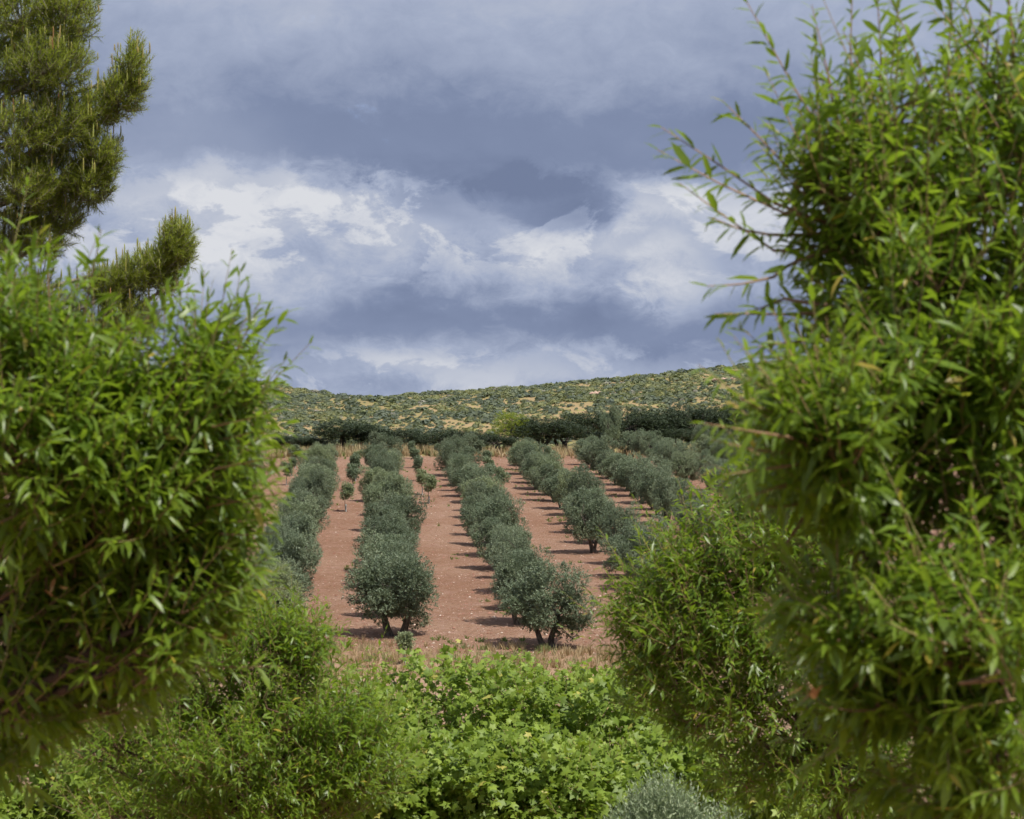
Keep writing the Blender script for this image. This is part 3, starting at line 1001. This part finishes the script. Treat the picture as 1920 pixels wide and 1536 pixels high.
for k in range(6):
    for shp, sel in ((SHR[k], (px > 330) & (px < 1600)), (SHR_LOW[k], (px <= 330) | (px >= 1600))):
        m = (kind == k) & ~indiv & sel
        V, Fs = replicate(shp[0], shp[1], rand_rz(m.sum(), r), pos[m], np.stack([size[m], size[m], size[m] * r.uniform(.6, .95, m.sum())], -1))
        so.add(V, Fs, np.clip(np.repeat(hue[m], len(shp[0])) + np.tile(shp[2], m.sum()), 0, 1))
tag(link('hill_scrub', so.mesh('hill_scrub', M_SCRUB, False)), 'countless low shrubs covering the far hillside', 'scrub', kind='stuff')
HT = [0.08, .25, .42, .6, .78]
SHM = [[make_mesh('shrub', s[0], s[1], M_SCRUB, False, {'tint': np.clip(t + s[2], 0, 1)}) for t in HT] for s in SHR]
for i in big:
    o = link('hill_shrub', SHM[kind[i]][int(np.argmin(np.abs(np.array(HT) - hue[i])))], None, pos[i])
    s = float(size[i])
    o.scale = (s * r.uniform(.9, 1.2), s, s * r.uniform(.6, .9))
    o.rotation_euler = (0, 0, r.uniform(0, 6.28))
    tag(o, 'larger rounded shrub among the scrub on the sunlit hillside', 'shrub', 'large shrubs on the hillside')

# grey outcrops of rock near the ridge
for px, py, w, lab in ((1130, 742, 4.5, 'long grey rock outcrop in the scrub below the ridge'), (1355, 716, 5.5, 'grey rock outcrop high on the hill by the right almond'),
                       (1395, 698, 5, 'uppermost grey rock outcrop near the ridge by the right almond')):
    best = None
    for y in np.arange(550, 700, 2.0):
        x = (px - 960) / F * y
        q = project(np.array([x, y, float(HILL(x, y))]))
        if best is None or abs(q[1] - py) < best[0]:
            best = (abs(q[1] - py), x, y)
    _, x, y = best
    th = thing('rock_outcrop', (x, y, float(HILL(x, y))), lab, 'rock')
    rr = np.random.default_rng(int(px))
    for q in range(7):
        V, Fs = stone_shape()
        V = V * np.array([w * .22, .6, .9]) * rr.uniform(.6, 1.3) + rr.normal(0, .08, V.shape)
        V = V + np.array([(q - 3) * w * .22, rr.normal(0, .4), .5 + rr.normal(0, .15)])
        link('rock', make_mesh('rock', V, Fs, M_STONE, False, {'tint': np.full(len(V), .68)}), th)

# ------------------------------------------------------------------ grape vines
vine_protos = leaf_protos('leaf', VL, M_VINE)
def vine(px, d, top, width, lab, seed, n_parts):
    r = np.random.default_rng(seed)
    x = (px - 960) / F * d
    zg = float(G(x, d))
    base = np.array([x, d, zg])
    H = float(P(px, top, d)[2]) - zg
    t = thing('grape_vine', base, lab, 'grape vine', 'grape vines in a row')
    tr = Soup()
    tr.tube(bend((0, 0, -.1), (.05, 0, .75), 7, 0, .05, r), np.linspace(.05, .035, 7), 7)
    arms = []
    for s in (-1, 1):
        e = np.array([s * width * .45, r.normal(0, .1), .95])
        tr.tube(bend((.05, 0, .72), e, 7, .08, .03, r), np.linspace(.03, .015, 7), 6)
        arms.append(e)
    canes = Soup()
    cl = []
    for k in range(26):
        c = np.array([r.uniform(-.6, .6) * width, r.normal(-.1, .28), r.uniform(.08, .88) * H])
        cl.append((c, np.array([.33, .33, .28]) * r.uniform(.7, 1.25), 1.0))
        canes.tube(bend((c[0] * .7, 0, .8), c, 4, .1, .06, r), np.linspace(.01, .006, 4), 4, .7)
    n = 950
    p0, u, _ = in_blobs(cl, n, r, .35)
    d0 = u * .6 + UP * .45 + r.normal(0, .35, u.shape)
    tw, Fm, pos, ln, ti = sprays(p0, d0, r.uniform(.16, .32, n), 4, .100, r, .05, .30, 70, 30, .46, .2, .35)
    Sp = 26       # upright tips
    q0 = np.stack([r.uniform(-.55, .55, Sp) * width, r.normal(0, .2, Sp), np.full(Sp, .86) * H * r.uniform(.9, 1.02, Sp)], -1)
    tw2, F2, p2, l2, t2 = sprays(q0, UP + r.normal(0, .35, (Sp, 3)), r.uniform(.25, .42, Sp), 7, .07, r, .05, .1, 60, 25, .68, .15, .3)
    twig_soup(canes, np.concatenate([tw[::4], tw2]), .004, .002, .8)
    Fm, pos, ln, ti = np.concatenate([Fm, F2]), np.concatenate([pos, p2]), np.concatenate([ln, l2]), np.concatenate([ti, t2])
    face = frames(Fm[:, :, 0], Fm[:, :, 2] * .8 + np.array([0, -.55, .25]) + r.normal(0, .35, pos.shape))
    keep = pos[:, 2] > .02
    crown_with_leaves(t, base, VL, vine_protos, M_VINE, face[keep], pos[keep] + base, ln[keep], ti[keep], n_parts, r)
    link('trunk', tr.mesh('trunk', M_BARK), t)
    link('canes', canes.mesh('canes', M_TWIG), t)['kind'] = 'stuff'
    return t
VINES = [(60, 26, 1330, 1.5, 'shaded grape vine at the lower left corner under the almond limb', 40),
         (230, 27, 1350, 1.5, 'grape vine beside the lower left corner behind the almond twigs', 60),
         (430, 30, 1290, 1.6, 'grape vine mostly hidden behind the smaller left almond tree', 40),
         (650, 30.5, 1252, 1.7, 'bright grape vine beside the smaller left almond tree', 300),
         (800, 29.5, 1300, 1.5, 'lower grape vine in the dip left of the tallest vine', 300),
         (915, 30.5, 1236, 1.6, 'tallest grape vine in the middle of the hedge', 300),
         (1060, 30, 1246, 1.7, 'grape vine right of the tallest vine under the leaning olive', 300),
         (1180, 31, 1256, 1.6, 'grape vine touching the smaller right almond tree', 200),
         (1330, 28, 1390, 1.6, 'grape vine behind the grey sage bush', 150),
         (700, 27, 1415, 1.4, 'low leafy vine at the bottom left of the vine hedge', 120),
         (840, 27.3, 1390, 1.5, 'low leafy vine at the bottom under the dip of the hedge', 160),
         (985, 27, 1405, 1.5, 'low leafy vine at the bottom below the tallest vine', 160),
         (1110, 27.4, 1400, 1.3, 'low leafy vine at the bottom beside the grey sage', 140),
         (1500, 30, 1400, 1.6, 'grape vine under the smaller right almond tree', 60)]
for i, (px, d, top, w, lab, npart) in enumerate(VINES):
    vine(px, d, top, w, lab, 300 + i, npart)

# ------------------------------------------------------------------ almond trees
almond_protos = leaf_protos('leaf', BL, M_ALMOND)
small_protos = leaf_protos('leaf', BS, M_ALMOND)
dry_protos = leaf_protos('withered_leaf', [BL[2], BL[1]], M_DRYLEAF)
def almond(px, d, lab, seed, blobs, shoots, n_shoots, n_leaf, n_parts, leaf_len, shoot_len, trunk_r, hub, withered=(), explicit_leaves=16, growth=(0, 0, .45), tint=.42):
    """blobs: (px, py, d, rx_px, ry_px, depth_m, weight); shoots: (px0, py0, px1, py1, d0, d1) long single shoots; hub: where limbs part"""
    r = np.random.default_rng(seed)
    x, y = (px - 960) / F * d, d
    base = np.array([x, y, float(G(x, y))])
    t = thing('almond_tree', base, lab, 'almond tree', 'almond trees framing the view')
    tr, twg = Soup(), Soup()
    hub = P(*hub)
    tr.tube(bend(base - UP * .15, hub, 9, 0, .03, r) - base, np.linspace(trunk_r, trunk_r * .75, 9), 9)
    B = []
    for (bx, by, bd, rx, ry, dep, w) in blobs:
        c = P(bx, by, bd)
        B.append((c, np.array([rx / F * bd, dep, ry / F * bd]), w))
        tr.tube(bend(hub, c, 10, -.04, .05, r) - base, np.linspace(trunk_r * .5, trunk_r * .14, 10), 7)
    MAIN = [b_[0] for b_ in B]
    SB = []
    for (c, R3, w) in B:      # each mass is several smaller sprays of its own
        SB.append((c, R3 * 1.05, w * 3.2))
        for q in range(8):
            uq = nrm(r.normal(size=3))
            cq = c + uq * R3 * r.uniform(.35, 1.15)
            SB.append((cq, R3 * r.uniform(.30, .60), w * r.uniform(.4, 1.3)))
            tr.tube(bend(c, cq, 5, .03, .06, r) - base, np.linspace(trunk_r * .13, trunk_r * .06, 5), 5)
    B = SB
    p0, u, idx = in_blobs(B, n_shoots, r, .1)
    C = np.array([b[0] for b in B])[idx]
    d0 = nrm(p0 - hub) * .55 + u * .35 + np.array(growth) + r.normal(0, .33, u.shape)
    L = shoot_len * r.uniform(.6, 1.35, n_shoots)
    L[r.random(n_shoots) < .15] *= 1.3
    tw, Fm, pos, ln, ti = sprays(p0, d0, L, n_leaf, leaf_len, r, .10, .55, 72, 26, tint, .2, .28)
    twig_soup(twg, tw - base, trunk_r * .045, trunk_r * .015, r.uniform(.3, .9, n_shoots))
    # longer whips that break the outline
    nw = n_shoots // 10
    wi = r.choice(n_shoots, nw, replace=False)
    w0 = C[wi] + (p0[wi] - C[wi]) * .9
    wd = u[wi] * .35 + nrm(w0 - hub) * .6 + np.array(growth) * 1.2 + r.normal(0, .25, (nw, 3))
    wt, wF, wp, wl, wti = sprays(w0, wd, shoot_len * r.uniform(1.3, 2.2, nw), n_leaf + 4, leaf_len * .95, r, .12, .32, 66, 24, tint, .18, .25)
    twig_soup(twg, wt - base, trunk_r * .055, trunk_r * .015, r.uniform(.5, 1, nw))
    # side branches carrying the shoots
    sub = r.choice(n_shoots, n_shoots // 3, replace=False)
    k = np.linspace(0, 1, 5)[None, :, None]
    mid = r.normal(0, .05, (len(sub), 1, 3)) * np.sin(k * math.pi)
    br = C[sub][:, None] + (p0[sub] - C[sub])[:, None] * k + mid
    twig_soup(twg, br - base, trunk_r * .10, trunk_r * .045, r.uniform(0, .5, len(sub)))
    FF, PP, LL, TT = [Fm, wF], [pos, wp], [ln, wl], [ti, wti]
    if shoots:
        for (x0, y0, x1, y1, da, db) in shoots:
            a, b_ = P(x0, y0, da), P(x1, y1, db)
            cn = min(MAIN, key=lambda c_: np.linalg.norm(c_ - a))      # the bough this shoot grows from
            root = cn + (a - cn) * .15
            Lr = np.linalg.norm(a - root)
            if Lr > .03:
                nr = max(6, int(13 * Lr / .22))
                for q in range(2):
                    ww, fr, qr, lr, tr_ = sprays(root[None] + q * r.normal(0, .03, 3), (a - root)[None] - UP * .06 * Lr * q, np.array([Lr * (1.02 - .2 * q)]), nr, leaf_len, r, .0, .35, 66, 40, tint - .05, .18, .1, start=.0)
                    if q == 0:
                        tr_line = bend(root, a, 6, 0, .02, r)
                        twg.tube(tr_line - base, np.linspace(trunk_r * .11, trunk_r * .07, 6), 5, .4)
                    else:
                        twig_soup(twg, ww - base, trunk_r * .05, trunk_r * .02, .5)
                    FF.append(fr); PP.append(qr); LL.append(lr); TT.append(tr_)
            Ls = np.linalg.norm(b_ - a)
            nl = max(8, int(explicit_leaves * Ls / .35))
            w2, f2, q2, l2, t2 = sprays(a[None], (b_ - a)[None] - UP * .08 * Ls, np.array([Ls]), nl, leaf_len * 1.0, r, .08, .30, 62, 22, tint - .1, .15, .15, start=.05)
            twig_soup(twg, w2 - base, trunk_r * .07, trunk_r * .02, .45)
            FF.append(f2); PP.append(q2); LL.append(l2); TT.append(t2)
    Fm, pos, ln, ti = map(np.concatenate, (FF, PP, LL, TT))
    crown_with_leaves(t, base, BL if d < 12 else BS, almond_protos if d < 12 else small_protos, M_ALMOND, Fm, pos, ln, ti, n_parts, r)
    link('trunk', tr.mesh('trunk', M_BARK), t)
    link('twigs', twg.mesh('twigs', M_TWIG), t)['kind'] = 'stuff'
    for (wx, wy, wd, nn) in withered:
        c = P(wx, wy, wd)
        for q in range(nn):
            dr = nrm(r.normal(size=3) * .8 - UP * .6)
            Fw = frames(dr[None], r.normal(size=(1, 3)))[0]
            o = bpy.data.objects.new('withered_leaf', dry_protos[q % 2][int(r.integers(6))])
            COL.objects.link(o)
            o.parent = t
            Mx = np.eye(4)
            Mx[:3, :3] = Fw * leaf_len * r.uniform(.35, .6) @ np.diag([1, 1.6, 1])
            Mx[:3, 3] = c + r.normal(0, .018, 3) * wd / 7 - base
            o.matrix_basis = Matrix(Mx.tolist())
    return t

# near left tree
almond(-420, 8.2, 'near almond tree with drooping shiny leaves filling the left side', 501,
       [(20, 690, 8.0, 110, 95, .42, 1.1), (190, 830, 8.0, 130, 95, .40, 1.3), (370, 770, 8.0, 60, 75, .28, .6), (100, 880, 7.8, 200, 130, .42, 1.6),
        (280, 900, 8.0, 140, 100, .38, 1.3), (385, 870, 8.1, 50, 70, .25, .3), (110, 1050, 8.0, 200, 110, .40, 1.4), (310, 1040, 8.1, 110, 65, .28, .7),
        (60, 1170, 8.2, 150, 70, .36, 1.0), (230, 1160, 8.2, 120, 60, .3, .9), (-220, 850, 8.2, 200, 300, .5, 1.5), (-220, 1200, 8.3, 160, 120, .5, .6),
        (190, 1250, 8.4, 120, 45, .3, .5), (80, 1320, 8.3, 150, 45, .3, .5), (-60, 1400, 8.4, 120, 50, .3, .3), (380, 980, 8.0, 55, 50, .25, .28), (320, 1110, 8.1, 90, 45, .28, .4), (20, 1290, 8.2, 120, 50, .3, .4), (320, 1160, 7.9, 90, 50, .3, .4), (250, 1240, 7.9, 90, 40, .3, .25)],
       [(150, 640, 178, 445, 8, 8), (95, 620, 78, 442, 7.8, 7.8), (40, 620, 15, 470, 8, 8), (300, 720, 318, 570, 8, 8), (360, 710, 378, 565, 8, 8),
        (380, 710, 428, 580, 8, 8), (400, 730, 470, 598, 8.1, 8.1), (410, 780, 505, 690, 8.1, 8.1), (400, 800, 520, 765, 7.6, 7.4), (400, 880, 555, 830, 7.7, 7.5),
        (390, 950, 540, 905, 7.8, 7.6), (390, 1000, 530, 1000, 7.9, 7.7), (380, 1050, 480, 1060, 8, 7.9), (330, 690, 345, 590, 8, 8), (180, 760, 215, 640, 8.0, 8.0), (380, 830, 500, 800, 7.8, 7.6), (390, 860, 530, 870, 7.8, 7.6), (390, 930, 520, 945, 7.8, 7.7), (380, 980, 505, 970, 7.9, 7.8),
        (370, 1020, 500, 1040, 7.9, 7.8), (350, 1080, 460, 1100, 7.9, 7.8), (330, 1120, 430, 1150, 8, 7.9), (300, 1150, 400, 1200, 8, 7.9), (260, 1200, 340, 1260, 8, 7.9), (390, 800, 490, 740, 8, 7.9)],
       2350, 13, 300, .094, .22, .06, (-260, 1350, 8.2),
       withered=[(105, 1100, 7.7, 6), (365, 1105, 7.9, 6), (340, 1170, 8, 5), (150, 1200, 7.9, 4), (420, 1180, 8.0, 3)])
# near right tree
almond(1990, 7.6, 'near almond tree with long leafy shoots against the sky on the right', 502,
       [(1650, 290, 7.4, 120, 110, .42, .55), (1630, 440, 7.3, 120, 100, .42, .8), (1790, 400, 7.4, 140, 140, .5, .9), (1900, 230, 7.5, 150, 150, .5, .8), (1700, 590, 7.2, 140, 100, .45, 1.3),
        (1860, 610, 7.2, 160, 140, .5, 1.5), (1670, 770, 6.9, 110, 80, .40, 1.1), (1800, 800, 7.0, 160, 115, .45, 1.7), (1550, 850, 6.5, 85, 55, .30, .8), (1640, 950, 6.9, 130, 65, .40, 1.1),
        (1890, 1000, 6.9, 150, 130, .45, 1.2), (2080, 500, 7.6, 180, 380, .6, 1.2), (1810, 1180, 6.4, 130, 90, .40, 1.0), (1720, 1310, 6.7, 110, 55, .38, .7), (1860, 1400, 6.6, 120, 95, .40, 1.0),
        (2080, 1200, 7.4, 170, 230, .5, .7), (1610, 1200, 6.6, 80, 30, .25, .4), (1790, 1500, 6.8, 90, 55, .35, .5), (1570, 930, 6.6, 70, 40, .28, .5)],
       [(1600, 340, 1392, 5, 7.2, 7.2), (1470, 400, 1240, 285, 7.2, 7.2), (1450, 380, 1262, 225, 7.3, 7.3), (1490, 330, 1375, 185, 7.3, 7.3), (1450, 470, 1290, 345, 7.2, 7.1),
        (1570, 250, 1545, 25, 7.3, 7.3), (1600, 220, 1580, -20, 7.3, 7.3), (1650, 220, 1660, -10, 7.4, 7.4), (1690, 260, 1700, 30, 7.4, 7.4), (1780, 240, 1765, -20, 7.4, 7.4), (1840, 120, 1750, -10, 7.3, 7.3),
        (1450, 520, 1330, 545, 7.1, 7.0), (1480, 590, 1345, 575, 7.1, 7.0), (1500, 640, 1420, 640, 7.1, 7.0), (1500, 760, 1390, 720, 6.7, 6.5), (1480, 820, 1335, 775, 6.2, 5.9), (1480, 850, 1350, 830, 6.3, 6.1), (1500, 900, 1375, 920, 6.4, 6.2), (1520, 940, 1405, 965, 6.5, 6.3), (1500, 870, 1362, 872, 6.3, 6.1), (1560, 760, 1440, 705, 6.8, 6.6), (1520, 800, 1400, 750, 6.5, 6.3),
        (1470, 560, 1390, 590, 7.1, 7.0), (1440, 440, 1330, 420, 7.2, 7.1), (1900, 80, 1880, -40, 7.4, 7.4), (1650, 1330, 1540, 1330, 6.5, 6.3), (1620, 1220, 1480, 1200, 6.5, 6.3)],
       2000, 13, 300, .097, .22, .075, (1935, 1120, 7.6),
       withered=[(1590, 915, 6.5, 14), (1518, 1290, 6.3, 7), (1815, 1150, 6.2, 5), (1610, 1260, 6.6, 5), (1795, 600, 7.0, 5), (1640, 1190, 6.7, 4), (1720, 1010, 6.8, 4), (1890, 1370, 6.4, 4)])
# smaller trees farther down the slope
almond(520, 19.5, 'smaller almond tree below the near left one beside the vines', 503,
       [(500, 1260, 19.5, 110, 75, .55, 1.3), (380, 1330, 19.3, 130, 90, .6, 1.3), (560, 1350, 19.3, 120, 80, .6, 1.5), (640, 1410, 19.2, 85, 60, .5, .9), (450, 1440, 19.1, 150, 80, .6, 1.5),
        (600, 1480, 19.2, 110, 60, .5, .8), (330, 1500, 19.2, 120, 70, .6, .8), (300, 1250, 19.6, 90, 60, .5, .5), (570, 1230, 19.5, 50, 45, .4, .5), (220, 1400, 19.4, 110, 80, .6, .8), (680, 1470, 19.0, 70, 50, .5, .6), (520, 1530, 19.0, 180, 40, .6, .9), (240, 1530, 19.0, 120, 40, .6, .5), (420, 1190, 19.6, 70, 50, .4, .7), (320, 1190, 19.7, 100, 55, .5, .8), (230, 1270, 19.6, 110, 60, .5, .8), (110, 1350, 19.8, 100, 60, .5, .5)],
       [(540, 1230, 560, 1120, 19.5, 19.5), (570, 1220, 620, 1165, 19.5, 19.5), (480, 1220, 490, 1150, 19.5, 19.5), (600, 1270, 660, 1200, 19.4, 19.4), (650, 1400, 745, 1340, 19.2, 19.1),
        (680, 1420, 760, 1390, 19.2, 19.1), (440, 1240, 420, 1150, 19.5, 19.5), (520, 1220, 528, 1140, 19.5, 19.5)],
       2700, 12, 300, .105, .28, .06, (500, 1560, 19.5), tint=.48)
almond(1560, 17.0, 'smaller almond tree below the near right one beside the vines', 504,
       [(1330, 1080, 17, 90, 95, .5, 1.1), (1300, 1180, 16.8, 110, 80, .55, 1.3), (1420, 1050, 17, 120, 110, .6, 1.3), (1400, 1210, 16.6, 130, 90, .6, 1.5), (1540, 1150, 17, 150, 130, .7, 1.4),
        (1270, 1280, 16.8, 90, 60, .5, .9), (1390, 1340, 16.6, 120, 60, .55, .9), (1530, 1330, 16.8, 140, 100, .7, 1.1), (1700, 1250, 17, 150, 200, .8, 1.0), (1220, 1190, 16.9, 50, 45, .35, .5),
        (1600, 1000, 17.2, 150, 110, .7, .8), (1440, 1430, 16.8, 90, 50, .4, .5), (1820, 1330, 17.2, 120, 160, .7, .5), (1560, 1470, 16.6, 110, 60, .6, .8), (1680, 1490, 16.8, 120, 60, .6, .8), (1450, 970, 17.2, 90, 70, .5, .7), (1850, 1500, 17, 120, 60, .6, .5)],
       [(1310, 1010, 1285, 930, 17, 17), (1300, 1040, 1240, 985, 17, 17), (1290, 1060, 1225, 1060, 17, 17), (1230, 1170, 1185, 1085, 16.9, 16.9), (1220, 1190, 1130, 1165, 16.9, 16.8), (1230, 1220, 1120, 1225, 16.9, 16.8),
        (1330, 1000, 1320, 920, 17, 17), (1370, 980, 1350, 890, 17, 17), (1250, 1150, 1210, 1080, 16.9, 16.9)],
       2700, 12, 300, .105, .28, .06, (1560, 1420, 17.0), tint=.46)

# ------------------------------------------------------------------ pine
def pine():
    r = np.random.default_rng(601)
    D = 22.0
    x, y = (-330 - 960) / F * D, D
    base = np.array([x, y, float(G(x, y))])
    t = thing('pine_tree', base, 'tall pine with upright pale candles at the upper left edge', 'pine')
    tr = Soup()
    top = P(-250, -350, D)
    tr.tube(bend(base - UP * .2, top, 14, 0, .01, r) - base, np.linspace(.19, .05, 14), 10)
    blobs = [(40, 40, D, 75, 55, .5, 1.0), (125, 35, D - .2, 40, 50, .35, .5), (150, -30, D, 35, 40, .3, .3), (95, 130, D - .3, 60, 45, .4, .7), (20, 150, D, 70, 45, .5, .7),
             (248, 135, D, 16, 42, .18, .32), (225, 185, D, 28, 30, .2, .35), (175, 215, D, 38, 28, .25, .4), (110, 240, D - .2, 50, 38, .35, .6), (30, 260, D - .3, 75, 45, .5, .8),
             (185, 300, D, 28, 30, .25, .4), (165, 355, D, 35, 28, .25, .4), (100, 340, D, 55, 38, .35, .7), (30, 360, D - .2, 70, 42, .5, .7), (100, 410, D + .1, 45, 28, .3, .5), (75, 455, D, 40, 28, .3, .35), (15, 450, D, 50, 40, .4, .5),
             (330, 465, D, 24, 36, .2, .4), (300, 505, D, 28, 22, .2, .35), (258, 520, D, 36, 22, .25, .4), (205, 545, D, 36, 26, .25, .4), (310, 540, D, 15, 14, .14, .14),
             (235, 600, D, 45, 36, .3, .5), (165, 650, D, 60, 45, .4, .5), (60, 600, D, 90, 70, .5, .6), (-120, 200, D, 110, 230, .8, 1.8), (-100, -120, D, 130, 90, .7, .7), (60, -70, D, 70, 45, .4, .5), (-300, 400, D + .5, 170, 450, 1.1, 1.2)]
    B = []
    ax_y = np.linspace(0, 1, 14)
    for (bx, by, bd, rx, ry, dep, w) in blobs:
        c = P(bx, by, bd)
        B.append((c, np.array([rx / F * bd, dep, ry / F * bd]) * 1.15, w))
        s = np.array([top[0] + (base[0] - top[0]) * .45, base[1], max(base[2] + 1.0, c[2] - .8)])
        bs = Soup()
        bs.tube(bend(s, c, 9, -.06, .03, r) - base, np.linspace(.045, .012, 9), 6)
        link('branch', bs.mesh('branch', M_PBARK), t)
    n = 8200
    p0, u, idx = in_blobs(B, n, r, .3)
    d0 = u * .6 + UP * .6 + np.array([.2, 0, 0]) + r.normal(0, .3, u.shape)
    L = r.uniform(.09, .17, n)
    tw, Fm, pos, ln, ti = sprays(p0, d0, L, 27, .088, r, .15, .0, 78, 36, .40, .16, .22, start=.0)
    TV = np.array([(0, .042, 0), (0, -.042, 0), (1, 0, 0)])
    V, Fs = replicate(TV, [np.array([(0, 1, 2)])], Fm, pos - base, ln)
    so = Soup()
    so.add(V, Fs, np.repeat(ti, 3))
    cr = link('crown', so.mesh('crown', M_PINE, False), t)
    cr['kind'] = 'stuff'
    tws = Soup()
    twig_soup(tws, tw - base, .005, .003, .5)
    C = np.array([b[0] for b in B])[idx]
    sub = r.choice(n, n // 12, replace=False)
    k = np.linspace(0, 1, 5)[None, :, None]
    br = C[sub][:, None] + (p0[sub] - C[sub])[:, None] * k - UP * .05 * np.sin(k * math.pi)
    twig_soup(tws, br - base, .008, .005, .2)
    link('twigs', tws.mesh('twigs', M_PBARK), t)['kind'] = 'stuff'
    # new candles standing on the outer shoots
    tips = tw[:, -1]
    outer = np.where((u[:, 2] > .05) & (r.random(n) < .26))[0]
    cand = []
    for tn in (.1, .5, .75, 1.0):
        cs = Soup()
        cs.tube(np.array([(0, 0, 0), (.004, 0, .35), (.0, .003, .75), (0, 0, 1.0)]), np.array([.055, .06, .05, .02]), 5, tn)
        cand.append(cs)
    px, py, d = project(tips)
    infr = outer[(px[outer] > 0) & (px[outer] < 400) & (py[outer] > 0) & (py[outer] < 560)]
    infr = infr[np.argsort(d[infr])][:200]
    rest = np.setdiff1d(outer, infr)
    def M3(i):
        z = nrm(UP + r.normal(0, .13, 3))
        Fm = frames(np.array([[1.0, 0, 0]]), z[None])[0]
        return Fm, r.uniform(.05, .14)
    ms = [c_.mesh('candle_shoot', M_CANDLE) for c_ in cand]
    for i in infr:
        Fm1, L1 = M3(i)
        o = bpy.data.objects.new('candle_shoot', ms[int(r.choice(4, p=[.4, .35, .15, .10]))])
        COL.objects.link(o)
        o.parent = t
        Mx = np.eye(4)
        Mx[:3, :3] = Fm1 @ np.diag([.11, .11, L1])
        Mx[:3, 3] = tips[i] - base
        o.matrix_basis = Matrix(Mx.tolist())
    so = Soup()
    cs = cand[0]
    TV = np.concatenate(cs.V)
    TFs = [np.concatenate(v) for v in cs.F.values() if v]
    R = np.stack([M3(i)[0] for i in rest])
    Ls = r.uniform(.05, .14, len(rest))
    V, Fs = replicate(TV, TFs, R, tips[rest] - base, np.stack([np.full(len(rest), .11), np.full(len(rest), .11), Ls], -1))
    so.add(V, Fs, np.repeat(r.choice([.1, .4, .7], len(rest)), len(TV)))
    link('candle_shoots', so.mesh('candle_shoots', M_CANDLE), t)['kind'] = 'stuff'
    link('trunk', tr.mesh('trunk', M_PBARK), t)
pine()

# ------------------------------------------------------------------ sage bush and grass at the foot of the view
def sage(px, py, d, rx, ry, dep, lab, seed, n):
    r = np.random.default_rng(seed)
    c = P(px, py, d)
    base = np.array([c[0], c[1], float(G(c[0], c[1]))])
    t = thing('sage_bush', base, lab, 'bush', 'grey bushes below the vines')
    H = c[2] + ry / F * d - base[2]
    st = Soup()
    R = rx / F * d
    a = r.uniform(0, 6.28, n)
    q = np.sqrt(r.random(n))
    foot = np.stack([np.cos(a) * q * R * .35, np.sin(a) * q * dep * .35, np.zeros(n)], -1)
    tip = np.stack([np.cos(a) * q * R, np.sin(a) * q * dep, H * (1 - .45 * q * q) * r.uniform(.8, 1.0, n)], -1)
    k = np.linspace(0, 1, 5)[None, :, None]
    stem = foot[:, None] + (tip - foot)[:, None] * k
    twig_soup(st, stem, .005, .002, .1)
    p0 = foot + (tip - foot) * .45
    L = np.linalg.norm(tip - p0, axis=1)
    tw, Fm, pos, ln, ti = sprays(p0, tip - p0, L, 22, .075, r, .02, .15, 60, 25, .5, .2, .3)
    so = Soup()
    V, Fs = replicate(*BS[1], Fm, pos, ln)
    so.add(V, Fs, np.repeat(ti, len(BS[1][0])))
    link('foliage', so.mesh('foliage', M_SAGE), t)['kind'] = 'stuff'
    link('stems', st.mesh('stems', M_SAGE), t)['kind'] = 'stuff'
sage(1240, 1510, 22.0, 130, 75, .6, 'silvery grey sage bush at the bottom before the vines', 701, 620)
sage(1360, 1525, 21.5, 65, 45, .4, 'smaller silvery bush in the grass right of the sage', 702, 160)
r = np.random.default_rng(801)
n = 1500
xx = (r.uniform(1080, 1620, n) - 960) / F * 21
yy = r.uniform(19.5, 23.5, n)
pos = np.stack([xx, yy, G(xx, yy) - .02], -1)
V, Fs, q = tuft_blades(pos, .35 + .45 * r.random(n), .35, 10, r, .006)
so = Soup()
so.add(V, Fs, np.repeat(np.clip(r.normal(.5, .22, n * 10), 0, 1), q))
tag(link('green_grass', so.mesh('green_grass', M_GRASS)), 'tall green grass around the silvery bushes at the bottom', 'grass', kind='stuff')
